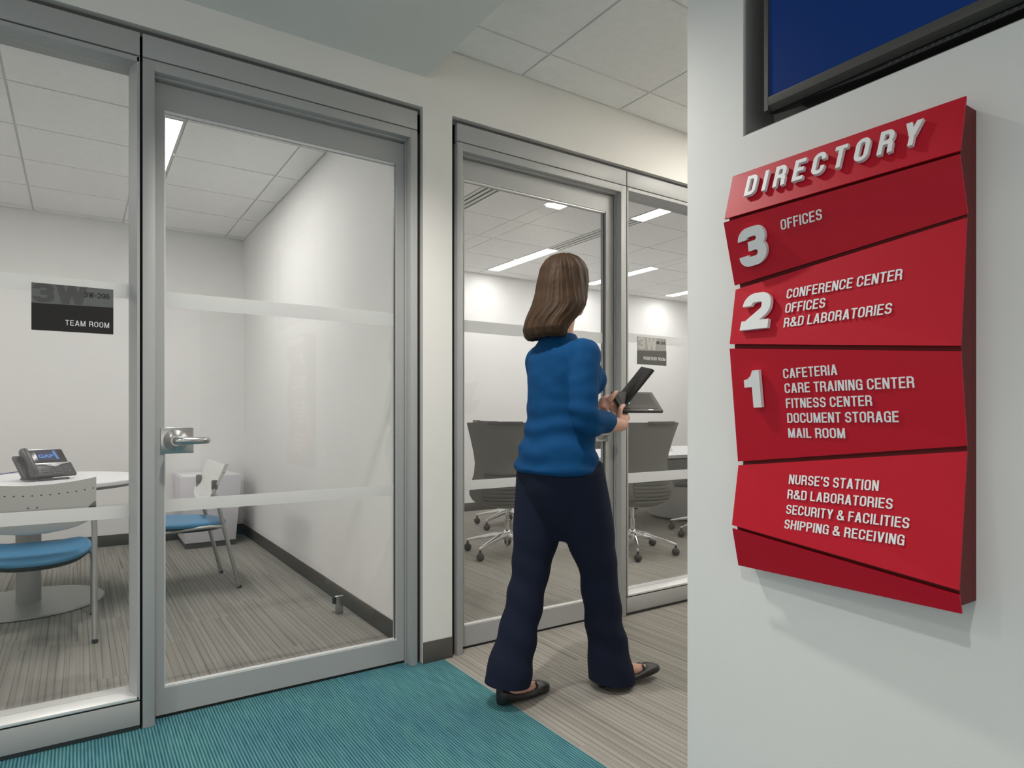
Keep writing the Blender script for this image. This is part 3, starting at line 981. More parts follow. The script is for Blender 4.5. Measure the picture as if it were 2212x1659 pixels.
# ------------------------------------------------------------------ television in the niche
tv = thing('television', 'wall television with a dark blue picture, recessed above the directory sign', 'television', (1.3720, .43, 1.74))
ty0, ty1, tz0, tz1 = -.046, .9305, 1.785, 2.35
hs = MB()
R = []
for x, ins, low in ((1.3400, 0, 0), (1.3570, .004, .0), (1.4070, .03, .02), (1.4320, .06, .05)):
    R.append([(x, ty0 + ins, tz0 + low), (x, ty1 - ins, tz0 + low), (x, ty1 - ins, tz1 - ins), (x, ty0 + ins, tz1 - ins)])
hs.rings(R)
hs.build('housing', BLACK_PL, tv, bevel=.003)
fz = MB()
w, wb = .011, .030
fz.box(1.3240, 1.3395, ty0, ty0 + w, tz0, tz1).box(1.3240, 1.3395, ty1 - w, ty1, tz0, tz1)
fz.box(1.3240, 1.3395, ty0 + w, ty1 - w, tz1 - w, tz1)
fz.prism([(1.3240, tz0 + .010), (1.3395, tz0), (1.3395, tz0 + wb), (1.3240, tz0 + wb)], ((1, 0, 0), (0, 0, 1), (0, 1, 0)), (0, ty0 + w, 0), ty1 - ty0 - 2 * w)
fz.build('bezel', BEZEL, tv, bevel=.0012, angle=20)
MB().box(1.3300, 1.3350, ty0 + w + .0004, ty1 - w - .0004, tz0 + wb + .0004, tz1 - w - .0004).build('screen', screen_mat(), tv)
lb = MB()
lb.prism([(0, 0), (.08, -.010), (.70, -.010), (.86, 0)], ((0, 1, 0), (0, 0, 1), (1, 0, 0)), (1.3440, ty0 + .05, tz0 + .001), .05)
lb.build('speaker_lip', BLACK_PL, tv, bevel=.003)
vt = MB()
for i in range(26):
    yy = .33 + i * .013
    vt.box(1.3432, 1.3439, yy, yy + .006, tz0 - .008, tz0 - .001)
vt.build('vent_slots', GASKET, tv)

# ------------------------------------------------------------------ room signs stuck on the glass
def room_sign(label, x0, x1, z0, z1, zs0, zs1, yg, num, txt, dark, lite, big, tfit):
    t = thing('room_sign', label, 'sign', ((x0 + x1) / 2, yg, z0))
    o = yg - .001
    up = MB().prism([(x0, zs0), (x1, zs1), (x1, z1), (x0, z1)], ((1, 0, 0), (0, 0, 1), (0, -1, 0)), (0, o, 0), .003)
    lo = MB().prism([(x0, z0), (x1, z0), (x1, zs1 - .0002), (x0, zs0 - .0002)], ((1, 0, 0), (0, 0, 1), (0, -1, 0)), (0, o, 0), .005)
    u = up.build('upper_plate', lite, t)
    l = lo.build('lower_plate', dark, t)
    W_ = x1 - x0
    nrm = Vector((0, -1, 0))
    mb = MB()
    hgt = z1 - max(zs0, zs1) - .001
    put_text(mb, '3W', (x0 + .003, o - .0030, max(zs0, zs1) + .001), (W_ * .66, 0, 0), (0, 0, hgt), .0004, nrm, Wd=.72, w=.235, gap=.05)
    mb.build('large_lettering', big, u)
    mb = MB()
    put_text(mb, num, (x0 + W_ * .63, o - .0036, z1 - .034), (W_ * .32, 0, 0), (0, 0, .0175), .0004, nrm, Wd=.56, w=.13, gap=.10)
    mb.build('lettering', BLACK_PL, u)
    mb = MB()
    f0, f1, zz = tfit
    put_text(mb, txt, (x0 + W_ * f0, o - .005, z0 + zz), (W_ * (f1 - f0), 0, 0), (0, 0, .018), .0006, nrm, Wd=.58, w=.12, gap=.17, space=.38)
    mb.build('lettering', LETTER_WHITE, l)
    return t
DK = mat('dark_sign_plate', (.019, .018, .018), .5, 0, .3)
LT = mat('grey_sign_plate', (.125, .132, .128), .45)
BG = mat('dark_grey_lettering', (.078, .080, .076), .5)  # large lettering, a darker grey than its plate
room_sign('dark room sign on the near glass lettered TEAM ROOM', -.126, .102, 1.361, 1.5155, 1.449, 1.453, 2.6355, '3W-296', 'TEAM ROOM', DK, LT, BG, (.40, .945, .021))
room_sign('small grey room sign on the far glass lettered RUBEROID ROOM', 2.600, 2.829, 1.369, 1.5235, 1.446, 1.4535, 2.6355, '3W-294', 'RUBEROID ROOM',
          mat('mid_grey_sign_plate', (.09, .09, .088), .5), mat('pale_sign_plate', (.33, .33, .32), .45), mat('pale_grey_lettering', (.48, .475, .455), .5), (.20, .955, .027))

# ------------------------------------------------------------------ team room furniture
tab = thing('meeting_table', 'round white table on a silver column in the team room', 'table', (-.21, 4.63, 0))
ZTB = .715
MB().lathe([(.02, ZTB - .026), (.535, ZTB - .026), (.545, ZTB - .020), (.545, ZTB - .004), (.541, ZTB), (.02, ZTB)], (-.21, 4.63, 0), 72).build('tabletop', WHITE_LAM, tab, smooth=True, angle=30)
MB().lathe([(.02, ZTB - .041), (.515, ZTB - .041), (.515, ZTB - .0265), (.02, ZTB - .0265)], (-.21, 4.63, 0), 64).build('edge_band', GASKET, tab, smooth=True, angle=30)
MB().lathe([(.06, .018), (.06, ZTB - .05), (.09, ZTB - .042)], (-.235, 4.64, 0), 40).build('column', SILVER, tab, smooth=True, angle=30)
MB().lathe([(.02, .001), (.365, .001), (.372, .006), (.368, .014), (.34, .019), (.062, .022), (.02, .022)], (-.235, 4.64, 0), 64).build('base_plate', mat('silver_base_paint', (.40, .395, .38), .4, .4), tab, smooth=True, angle=30)

def make_side_chair():
    """perforated white shell back, blue seat, slanted tube legs; faces +Y"""
    t = thing('side_chair', 'white-backed chair with a blue seat, its back to the near glass', 'chair', (-.175, 3.95, 0))
    def pt(u, v):
        """shell surface: u across -1..1, v up 0..1"""
        w_ = .16 + .09 * math.sin(min(1, v / .38) * PI / 2) if v < .38 else .25
        if v < .38: w_ = .02 + .23 * math.sqrt(max(0, 1 - (1 - v / .38) ** 2.2))
        x = u * w_
        z = .515 + .245 * v + .024 * u * u * v
        y = -.118 + .055 * (x / .25) ** 2 - .135 * v ** .8
        return Vector((x, y, z))
    nu, nv = 40, 24
    rows = [[pt(-1 + 2 * i / nu, .002 + .998 * j / nv) for i in range(nu + 1)] for j in range(nv + 1)]
    mb = MB()
    th = Vector((0, .008, 0))
    fr = [p for r in rows for p in r]
    bk_ = [p + th for p in fr]
    N = len(fr)
    fs = []
    c = nu + 1
    for j in range(nv):
        for i in range(nu):
            a = j * c + i
            fs.append((a, a + 1, a + c + 1, a + c))
            fs.append((N + a, N + a + c, N + a + c + 1, N + a + 1))
    for j in range(nv):
        a = j * c
        fs += [(a, a + c, N + a + c, N + a), (a + nu, N + a + nu, N + a + nu + c, a + nu + c)]
    for i in range(nu):
        fs += [(i, N + i, N + i + 1, i + 1), (nv * c + i, nv * c + i + 1, N + nv * c + i + 1, N + nv * c + i)]
    mb.add(fr + bk_, fs)
    bkr = mb.build('back_shell', mat('translucent_white_shell', (.74, .74, .71), .35), t, world=False, smooth=True, angle=60)
    # ventilation holes: two rows
    def hole(mb2, u, v, r):
        p = pt(u, v)
        du = (pt(u + .02, v) - pt(u - .02, v)).normalized()
        dv = (pt(u, v + .02) - pt(u, v - .02)).normalized()
        n = du.cross(dv).normalized()
        R_ = []
        for d in (-.0010, .0010):
            R_.append([p - n * (-d) + du * (r * math.cos(2 * PI * k / 12)) + dv * (r * .8 * math.sin(2 * PI * k / 12)) for k in range(12)])
        mb2.rings(R_)
    for v, us in ((.80, range(-7, 8)), (.56, range(-1, 1))):
        for q in us:
            h = MB()
            u = (q + (.5 if v < .7 else 0)) * .135 if v > .7 else (q + .5) * .135 + .0
            hole(h, u, v, .0042)
            h.build('vent_hole', BLACK_GAP if abs(q) < 5 else DARK_PL, bkr, world=False, smooth=True)
    # seat: cushioned blue top on a black pan
    def seat_ring(z, k, yb):
        out = []
        for i in range(48):
            a = 2 * PI * i / 48
            cx, sy = math.cos(a), math.sin(a)
            e = .62 if sy > 0 else .85
            x = .235 * k * math.copysign(abs(cx) ** e, cx)
            y = (.265 * k) * math.copysign(abs(sy) ** (e if sy > 0 else 1.0), sy)
            dip = .030 * (1 - (x / .24) ** 2) * (1 if y < .1 else .3)
            rise = .010 * (y / .26)
            out.append((x, y + .02 + yb, z - dip * k * .3 + rise - (.035 * max(0, (y - .16) / .1) ** 2 if y > .16 else 0)))
        return out
    sm = MB()
    sm.rings([seat_ring(.400, .93, 0), seat_ring(.403, .985, 0), seat_ring(.415, 1.0, 0), seat_ring(.422, .995, 0), seat_ring(.430, .965, 0), seat_ring(.434, .90, 0), seat_ring(.430, .6, 0), seat_ring(.426, .2, 0)])
    sm.build('seat', BLUE_SEAT, t, world=False, smooth=True, angle=70)
    pn = MB()
    pn.rings([seat_ring(.368, .70, 0), seat_ring(.376, .86, 0), seat_ring(.392, .95, 0), seat_ring(.3995, .945, 0)])
    pn.build('seat_pan', BLACK_PL, t, world=False, smooth=True, angle=50)
    for s in (-1, 1):
        x = .243 * s
        MB().tube([(x, -.275, .012), (x, -.215, .26), (x, -.155, .52), (x * .99, -.128, .60), (x * .96, -.130, .655)], .0125, 14).build('rear_leg', SILVER, t, world=False, smooth=True)
        MB().tube([(x, .255, .012), (x, .19, .30), (x * .97, .165, .385)], .0125, 14).build('front_leg', SILVER, t, world=False, smooth=True)
        MB().tube([(x, -.185, .395), (x * .985, -.1, .400), (x * .9, 0, .392), (x * .85, .10, .385), (x * .95, .165, .385)], [.011, .011, .010, .010, .010], 12).build('side_rail', SILVER, t, world=False, smooth=True)
        MB().obox((x * .955, -.133, .655), ((1, 0, 0), (0, 1, 0), (0, 0, 1)), (.018, .016, .03)).build('bracket', GREY_SHELL, t, world=False, bevel=.008)
        for y in (-.277, .257):
            MB().lathe([(.012, .0005), (.014, .004), (.0135, .018), (.01, .02)], (x, y, 0), 14).build('foot', DARK_PL, t, world=False, smooth=True)
    return t
chair0 = make_side_chair()
dup(chair0, (.555, 4.57, 0), PI / 2 + .05, 'white-backed chair with a blue seat, seen side-on through the door glass')

# white tapered bin with a dark plinth in the corner
bn = thing('waste_bin', 'white tapered square bin on a dark plinth in the room corner', 'bin', (.91, 6.03, 0))
MB().box(.722, 1.098, 5.832, 6.245, .001, .045).build('plinth', BASEB, bn)
b_ = MB()
R = []
for z, g in ((.0455, 0), (.590, .042), (.590, .030), (.575, .026)):
    R.append([(.718 - g, 5.826 - g * .7), (1.102 + g, 5.826 - g * .7), (1.102 + g, 6.25 + g), (.718 - g, 6.25 + g)])
    R[-1] = [(p[0], p[1], z) for p in R[-1]]
b_.rings(R)
b_.build('body', mat('lilac_white_panel', (.74, .725, .78), .45), bn, bevel=.002)
MB().box(.700, 1.120, 5.812, 6.268, .5755, .5895).build('lid', WHITE_LAM, bn, bevel=.002)

# door stop on the floor behind the door
ds = thing('door_stop', 'small metal door stop standing on the carpet behind the door glass', 'door stop', (1.19, 3.47, 0))
MB().prism([(-.0, 0), (.045, 0), (.045, .004), (.006, .004), (.006, .094), (.0, .1), (-.004, .094), (-.004, .0)], ((0, 1, 0), (0, 0, 1), (1, 0, 0)), (1.165, 3.475, 0.001), .042).build('bracket', STEEL, ds, bevel=.001)
MB().box(1.147, 1.164, 3.452, 3.480, .062, .0985).build('bumper', BLACK_PL, ds, bevel=.003)

# ------------------------------------------------------------------ desk phone on the table (local: faces -Y, tilted)
ph = thing('desk_phone', 'charcoal desk phone with a lit screen on the white table', 'telephone', (-.150, 4.58, ZTB), .52)
tilt = math.radians(47)
ph.scale = (.88, .88, .88)
U = Vector((0, math.cos(tilt), math.sin(tilt)))          # up the face
Nn = Vector((0, -math.sin(tilt), math.cos(tilt)))        # out of the face
Xx = Vector((1, 0, 0))
O = Vector((0, -.075, .030))
def fp(x, u, n=0): return O + Xx * x + U * u + Nn * n
def face_box(mb, x0, x1, u0, u1, n0, n1):
    c = fp((x0 + x1) / 2, (u0 + u1) / 2, (n0 + n1) / 2)
    return mb.obox(c, (Xx, U, Nn), ((x1 - x0) / 2, (u1 - u0) / 2, (n1 - n0) / 2))
PHG = mat('charcoal_phone_body', (.050, .052, .056), .42)
face_box(MB(), -.155, .150, 0, .105, -.022, 0).build('lower_body', PHG, ph, world=False, bevel=.004)
hz = MB()
face_box(hz, -.075, .130, .1055, .215, -.020, .004)
hz.build('screen_housing', mat('black_gloss_panel', (.012, .012, .013), .2), ph, world=False, bevel=.003)
face_box(MB(), -.075, .130, .2155, .2225, -.020, .004).build('top_trim', mat('silver_trim', (.62, .62, .62), .3, .5), ph, world=False, bevel=.002)
tr = MB()
tr.prism([(-.075, .1045), (.130, .1045), (.128, .096), (.085, .090), (.060, .076), (.035, .068), (.010, .076), (-.015, .090), (-.072, .094)], (Xx, U, Nn), fp(0, 0, .0003), .004)
tr.build('silver_trim', MATS['silver_trim'], ph, world=False, bevel=.001)
kn = MB()
cR = []
for r_, d in ((.0175, .004), (.0175, .007), (.014, .0095), (.004, .0095)):
    cR.append([fp(.034 + r_ * math.cos(2 * PI * j / 24), .0845 + r_ * .8 * math.sin(2 * PI * j / 24), d) for j in range(24)])
kn.rings(cR)
kn.build('navigation_button', mat('pale_button', (.72, .72, .72), .3), ph, world=False, smooth=True, angle=40)
SCR = emit_mat('phone_screen_glow', (.035, .035, .075), .8, .02)
sc = face_box(MB(), -.040, .092, .122, .208, .0042, .0052).build('screen', SCR, ph, world=False)
GB = emit_mat('screen_blue_glow', (.11, .32, .80), .75, .02)
gt = MB()
put_text(gt, 'GAF', fp(-.030, .146, .0053), Xx * .092, U * .030, .0004, Nn, Wd=.80, w=.20, gap=.03)
gt.prism([(.064, .206), (.078, .206), (.084, .132), (.070, .132)], (Xx, U, Nn), fp(0, 0, .0053), .0004)
gt.build('screen_logo', GB, sc, world=False)
KEY = mat('phone_key', (.11, .112, .118), .35)
def key(x, u, w_=.006, h_=.0042):
    face_box(MB(), x - w_, x + w_, u - h_, u + h_, .0002, .0036).build('key', KEY, ph, world=False, bevel=.001)
for i in range(3):
    for j in range(4):
        key(.016 + .021 * i, .060 - .0145 * j)
for x, u in ((-.038, .060), (-.044, .050), (-.026, .050), (.098, .060), (.092, .050), (.112, .050), (.094, .030), (.112, .033), (.108, .022)):
    key(x, u)
key(-.034, .030, .017, .003)
for x in (-.03, .0, .03, .06): 
    key(x + .01, .1135 + .0, .006, .0018)
# handset in its cradle on the left, on edge
cr = MB()
face_box(cr, -.168, -.085, -.004, .185, -.030, -.006)
cr.build('cradle', PHG, ph, world=False, bevel=.006)
hsx = -.118
hp = []
for u, n, r_ in ((.000, .012, .020), (.012, .022, .027), (.040, .030, .026), (.075, .040, .020), (.105, .044, .019), (.135, .042, .020), (.165, .034, .026), (.192, .026, .027), (.205, .016, .020)):
    hp.append((fp(hsx, u - .01, n), r_))
hd = MB()
hd.tube([p for p, _ in hp], [r_ for _, r_ in hp], 20, squash=[1.15] * len(hp))
hd.build('handset', mat('dark_handset', (.07, .07, .066), .35), ph, world=False, smooth=True)
st_ = MB()
st_.prism([(-.0, .0), (.03, .0), (.115, .088), (.10, .10)], ((0, -1, 0), (0, 0, 1), (1, 0, 0)), (-.10, .115, .001), .19)
st_.build('stand', DARK_PL, ph, world=False, bevel=.003)
ft = MB().box(-.09, .09, -.098, -.070, .001, .013)
ft.build('foot', DARK_PL, ph, world=False, bevel=.004)
cb = MB().tube([(-.15, 4.73, .75), (-.20, 4.78, .755), (-.30, 4.83, .748), (-.42, 4.86, .730), (-.56, 4.88, .7186)], .003, 8)
tag(cb.build('phone_cable', mat('violet_cable', (.10, .08, .28), .5), None, smooth=True), 'thin violet cable leading left from the desk phone', 'cable')

# ------------------------------------------------------------------ conference room
def make_office_chair():
    """five-star chrome base, grey wrap-around shell with ribbed lower back; faces +Y"""
    t = thing('office_chair', 'grey office chair showing its ribbed back through the right glass panel', 'chair', (3.65, 3.75, 0))
    R0 = .335
    hub = MB()
    hub.lathe([(.022, .115), (.034, .125), (.036, .165), (.026, .185), (.022, .19)], (0, 0, 0), 24)
    hub.build('hub', CHROME, t, world=False, smooth=True, angle=40)
    MB().lathe([(.020, .15), (.0215, .19), (.0215, .262), (.024, .264), (.024, .268), (.014, .270), (.014, .36), (.02, .365), (.02, .38)], (0, 0, 0), 20).build('gas_column', CHROME, t, world=False, smooth=True, angle=40)
    MB().tube([(0, 0, .05), (0, 0, .12)], .007, 10).build('column_tip', STEEL, t, world=False, smooth=True)
    for k in range(5):
        a = math.radians(-52.5 + 72 * k)
        d = Vector((math.cos(a), math.sin(a), 0))
        s = Vector((-d.y, d.x, 0))
        up = Vector((0, 0, 1))
        Rr = []
        for q, z, hw, hh in ((.02, .150, .024, .022), (.12, .138, .020, .019), (.24, .113, .015, .014), (R0 - .01, .092, .012, .011), (R0 + .010, .088, .009, .010)):
            c = d * q + up * z
            Rr.append([c - s * hw - up * hh, c + s * hw - up * hh, c + s * hw * .8 + up * hh, c - s * hw * .8 + up * hh])
        lg = MB()
        lg.rings(Rr)
        leg = lg.build('base_leg', CHROME, t, world=False, bevel=.003)
        p = d * R0
        cs = MB()
        cs.tube([(p.x, p.y, .052), (p.x, p.y, .085)], .009, 10)
        cs.ball((p.x, p.y, .0315), (.031, .031, .031), 18)
        cs.build('castor', BLACK_PL, leg, world=False, smooth=True)
    # tilt mechanism and seat
    MB().obox((0, -.01, .392), ((1, 0, 0), (0, 1, 0), (0, 0, 1)), (.075, .13, .022)).build('tilt_mechanism', mat('pale_grey_plastic', (.62, .61, .58), .45), t, world=False, bevel=.012)
    ss = MB()
    def ring(z, k):
        o = []
        for i in range(40):
            a = 2 * PI * i / 40
            cx, sy = math.cos(a), math.sin(a)
            o.append((.245 * k * math.copysign(abs(cx) ** .6, cx), .015 + .245 * k * math.copysign(abs(sy) ** .6, sy), z + .02 * abs(cx) ** 2))
        return o
    ss.rings([ring(.4145, .75), ring(.418, .95), ring(.435, 1), ring(.452, .985), ring(.462, .92), ring(.462, .3)])
    ss.build('seat', mat('dark_grey_cushion', (.055, .055, .052), .8), t, world=False, smooth=True, angle=60)
    # back shell
    prof = [(.372, .10, -.14), (.385, .17, -.20), (.405, .225, -.235), (.44, .262, -.262), (.48, .283, -.272), (.53, .285, -.268), (.58, .268, -.258), (.64, .250, -.25), (.72, .243, -.25), (.80, .252, -.262), (.90, .272, -.285), (1.00, .293, -.312), (1.022, .298, -.318), (1.030, .292, -.320)]
    nu = 24
    def spt(i, j, off):
        z, w_, y = prof[j]
        u = -1 + 2 * i / nu
        wrap = .115 * abs(u) ** 2.2
        return Vector((u * w_, y + wrap + off, z))
    rows_f = [[spt(i, j, 0) for i in range(nu + 1)] for j in range(len(prof))]
    mb = MB()
    fr = [p for r in rows_f for p in r]
    bk2 = [p + Vector((0, .022, 0)) for p in fr]
    N, c, nv = len(fr), nu + 1, len(prof) - 1
    fs = []
    for j in range(nv):
        for i in range(nu):
            a = j * c + i
            fs += [(a, a + 1, a + c + 1, a + c), (N + a, N + a + c, N + a + c + 1, N + a + 1)]
        a = j * c
        fs += [(a, a + c, N + a + c, N + a), (a + nu, N + a + nu, N + a + nu + c, a + nu + c)]
    for i in range(nu):
        fs += [(i, N + i, N + i + 1, i + 1), (nv * c + i, nv * c + i + 1, N + nv * c + i + 1, N + nv * c + i)]
    mb.add(fr + bk2, fs)
    bko = mb.build('backrest', GREY_SHELL, t, world=False, smooth=True, angle=60)
    # ribs across the lower back
    rb = MB()
    for q in range(9):
        z = .435 + q * .0265
        def at(u):
            j = max(k for k in range(len(prof)) if prof[k][0] <= z)
            f = (z - prof[j][0]) / (prof[j + 1][0] - prof[j][0])
            w_ = prof[j][1] * (1 - f) + prof[j + 1][1] * f
            y = prof[j][2] * (1 - f) + prof[j + 1][2] * f
            return Vector((u * w_, y + .115 * abs(u) ** 2.2, z))
        us = [-.66 + 1.32 * i / 14 for i in range(15)]
        Rr = []
        for u in us:
            p = at(u)
            Rr.append([p + Vector((0, .003, -.0095)), p + Vector((0, -.013, -.0085)), p + Vector((0, -.016, .003)), p + Vector((0, .003, .0070))])
        rb.rings(Rr)
    rb.build('ribbed_panel', GREY_SHELL, bko, world=False)
    bar = MB().obox((0, -.325, 1.026), ((1, 0, 0), (0, 1, 0), (0, 0, 1)), (.13, .010, .012))
    bar.build('top_rail', DARK_PL, t, world=False, bevel=.003)
    return t
oc = make_office_chair()
oc.rotation_euler = (0, 0, -.05)
oc.location = (3.645, 3.745, 0)
dup(oc, (2.80, 4.26, 0), -.62, 'grey office chair at the table end, left of the walking woman')
dup(oc, (3.52, 5.33, 0), -1.9, 'grey office chair at the far left end, half hidden behind another chair')
dup(oc, (4.80, 3.98, 0), .30, 'grey office chair at the right edge of the far glass, cut off by the wall')
dup(oc, (5.35, 5.78, 0), PI, 'grey office chair across the conference table, only its top showing')

ct = thing('conference_table', 'long white conference table behind the right glass panel', 'table', (5.35, 4.80, 0))
def oval(hx, hy, e, n=80):
    o = []
    for i in range(n):
        a = 2 * PI * i / n
        cx, sy = math.cos(a), math.sin(a)
        o.append((5.35 + hx * math.copysign(abs(cx) ** e, cx), 4.80 + hy * math.copysign(abs(sy) ** e, sy)))
    return o
def slab(z0, z1, hx, hy, e, sh=0):
    mb = MB()
    return mb.rings([[(p[0], p[1], z0) for p in oval(hx - sh, hy - sh, e)], [(p[0], p[1], z1) for p in oval(hx, hy, e)]])
slab(.686, .715, 1.80, .64, .55, .012).build('tabletop', WHITE_LAM, ct, smooth=True, angle=40)
slab(.668, .6855, 1.72, .57, .55).build('edge_rail', GASKET, ct, smooth=True, angle=40)
for x in (5.43, 6.35):
    pd = MB()
    pd.rings([[(x + r_ * math.cos(2 * PI * j / 40), 4.78 + r_ * math.sin(2 * PI * j / 40), z) for j in range(40)] for z, r_ in ((.03, .385), (.04, .39), (.667, .39))])
    pd.build('pedestal', mat('grey_pedestal_panel', (.56, .56, .55), .5), ct, smooth=True, angle=30)
    MB().lathe([(.02, .001), (.36, .001), (.36, .029), (.02, .029)], (x, 4.78, 0), 40).build('toe_ring', BLACK_PL, ct, smooth=True, angle=30)
tc_ = thing('tent_card', 'small white folded card standing on the conference table', 'card', (4.95, 4.62, .7155))
m_ = MB()
m_.prism([(0, 0), (.03, .075), (.06, 0), (.056, 0), (.03, .066), (.004, 0)], ((0, 1, 0), (0, 0, 1), (1, 0, 0)), (4.87, 4.59, .7155), .16)
m_.build('folded_card', mat('white_card', (.80, .80, .79), .6), tc_)

# ------------------------------------------------------------------ the walking woman (local: walks along +X, her left is +Y)
PX, PY = 1.55, 1.99
wm = thing('person', 'person with long brown hair, blue sweater and navy trousers walking and holding a tablet', 'person', (PX, PY, 0))
def V(*a): return Vector(a)
def ell(mb, rows, seg=28, e=1.0):
    """rows of (cx, cy, z, rx, ry) horizontal ellipses"""
    R = []
    for cx, cy, z, rx, ry in rows:
        R.append([(cx + rx * math.copysign(abs(math.cos(2 * PI * j / seg)) ** e, math.cos(2 * PI * j / seg)),
                   cy + ry * math.copysign(abs(math.sin(2 * PI * j / seg)) ** e, math.sin(2 * PI * j / seg)), z) for j in range(seg)])
    return mb.rings(R)
def spline(pts, rads, n=6):
    P, Q = [Vector(p) for p in pts], []
    m = len(P)
    for i in range(m - 1):
        p0, p1, p2, p3 = P[max(i - 1, 0)], P[i], P[i + 1], P[min(i + 2, m - 1)]
        for k in range(n):
            t = k / n
            q = .5 * ((2 * p1) + (p2 - p0) * t + (2 * p0 - 5 * p1 + 4 * p2 - p3) * t * t + (3 * p1 - p0 - 3 * p2 + p3) * t ** 3)
            Q.append((q, rads[i] * (1 - t) + rads[i + 1] * t))
    Q.append((P[-1], rads[-1]))
    return [q for q, _ in Q], [r for _, r in Q]
def limb(mb, pts, rads, seg=20, n=6):
    p, r = spline(pts, rads, n)
    return mb.tube(p, r, seg)

# tablet frame of reference (she holds it up in front of her, screen towards her face)
ta = V(.983, -.181, 0).normalized()
tb = V(.128, .696, .70).normalized()
tb = (tb - ta * tb.dot(ta)).normalized()
tn = ta.cross(tb)
TC = V(.355, -.06, 1.137)
def tp(a, b, n=0): return TC + ta * a + tb * b + tn * n

SH_R, SH_L = V(.0, -.150, 1.303), V(.01, .145, 1.303)
EL_R, EL_L = V(-.03, -.195, 1.065), V(.10, .185, 1.085)
WR_R, WR_L = tp(-.115, -.115, -.02), tp(-.165, -.02, -.03)
body = MB()
# head: cranium, face, jaw, neck
hx = .035
ell(body, [(hx - .01, 0, 1.698, .02, .02), (hx - .01, 0, 1.690, .055, .048), (hx - .008, 0, 1.668, .082, .066), (hx - .004, 0, 1.635, .096, .075), (hx, 0, 1.60, .099, .077),
           (hx + .006, 0, 1.565, .094, .072), (hx + .016, 0, 1.535, .082, .064), (hx + .028, 0, 1.508, .066, .053), (hx + .042, 0, 1.487, .045, .038), (hx + .048, 0, 1.476, .025, .022)], 32)
body.ball((hx + .101, 0, 1.566), (.016, .011, .014), 12)
body.tube([(hx + .088, 0, 1.602), (hx + .098, 0, 1.580), (hx + .108, 0, 1.562)], [.008, .010, .011], 10)
body.ball((hx + .092, 0, 1.534), (.011, .022, .006), 12)
body.ball((hx + .090, 0, 1.524), (.012, .019, .007), 12)
body.ball((hx + .080, 0, 1.493), (.018, .02, .014), 12)
for s in (-1, 1):
    body.ball((hx + .005, .077 * s, 1.570), (.018, .009, .030), 12)
    body.ball((hx + .085, .030 * s, 1.607), (.014, .020, .006), 12)
limb(body, [(.030, 0, 1.535), (.012, 0, 1.46), (-.002, 0, 1.40), (-.005, 0, 1.34)], [.053, .050, .054, .070])
# trunk
ell(body, [(0, 0, .82, .085, .135), (0, 0, .90, .10, .155), (0, 0, .99, .09, .135), (.0, 0, 1.06, .082, .118), (.008, 0, 1.14, .09, .128), (.015, 0, 1.23, .10, .14), (.01, 0, 1.29, .088, .145), (0, 0, 1.335, .062, .115), (-.003, 0, 1.375, .045, .06)], 28)
for sh, el, wr in ((SH_R, EL_R, WR_R), (SH_L, EL_L, WR_L)):
    limb(body, [sh, sh.lerp(el, .5) + V(-.01, 0, 0), el, el.lerp(wr, .5), wr], [.044, .041, .034, .033, .023])
# legs
HIP_L, KN_L, AN_L = V(-.005, .083, .86), V(-.085, .078, .47), V(-.195, .052, .085)
HIP_R, KN_R, AN_R = V(.015, -.083, .86), V(.135, -.072, .47), V(.215, -.052, .095)
for h, k, a in ((HIP_L, KN_L, AN_L), (HIP_R, KN_R, AN_R)):
    limb(body, [h, h.lerp(k, .5), k, k.lerp(a, .4), a], [.078, .068, .050, .048, .032])
# feet
def foot_path(heel, toe, zh, zt):
    d = (toe - heel)
    return [V(heel.x, heel.y, zh + .032) + d * .07, V(heel.x, heel.y, zh + .040) + d * .25, V(heel.x, heel.y, .6 * zh + .4 * zt + .040) + d * .45, V(heel.x, heel.y, .3 * zh + .7 * zt + .021) + d * .75, V(heel.x, heel.y, zt + .014) + d * .92]
HL, TL_ = V(-.245, .046, 0), V(-.005, .070, 0)
HR, TR_ = V(.180, -.040, 0), V(.445, -.088, 0)
for (he, to, zh, zt), an in (((HL, TL_, .008, .0), AN_L), ((HR, TR_, .004, .028), AN_R)):
    p = foot_path(he, to, zh, zt)
    limb(body, p, [.024, .028, .027, .020, .010], 18)
    limb(body, [an + V(-.002, 0, .03), an + V(.0, 0, -.02), p[1] + V(0, 0, -.005)], [.033, .034, .026], 16, 3)
    limb(body, [an + V(.01, 0, .0), p[2] + V(.01, 0, .008)], [.034, .026], 16, 3)
# hands: palm slab, four bent fingers and a thumb round the tablet
def hand(wr, palm, knuckles, mids, tips, thumb, r=.0083):
    limb(body, [wr, palm], [.024, .026], 16, 4)
    for i, (k, m, t) in enumerate(zip(knuckles, mids, tips)):
        body.tube([palm.lerp(k, .1), k], [.016, .0118], 12)
        p, rr = spline([k, m, t], [r * 1.12, r, r * .82], 5)
        body.tube(p, rr, 12)
    for a, b in zip(knuckles, knuckles[1:]): body.tube([a, b], .0112, 10)
    p, rr = spline(thumb, [.0155, .0112, .0100, .0085], 4)
    body.tube(p, rr, 12)
kn = [tp(-.126 + .0195 * i, -.066 - .003 * abs(i - 1.5), -.020) for i in range(4)]
md = [tp(-.120 + .0205 * i, -.030 + .004 * (1.5 - abs(i - 1.5)), -.0275) for i in range(4)]
tps = [tp(-.110 + .0205 * i, (.004, .012, .009, -.004)[i], -.0185) for i in range(4)]
hand(WR_R, tp(-.108, -.088, -.014), kn, md, tps, [tp(-.126, -.092, -.002), tp(-.122, -.070, .014), tp(-.106, -.050, .0185), tp(-.088, -.038, .0165)])
kn = [tp(-.112, .052 - .0195 * i, -.021) for i in range(4)]
md = [tp(-.078 - .003 * abs(i - 1.5), .056 - .0195 * i, -.0285) for i in range(4)]
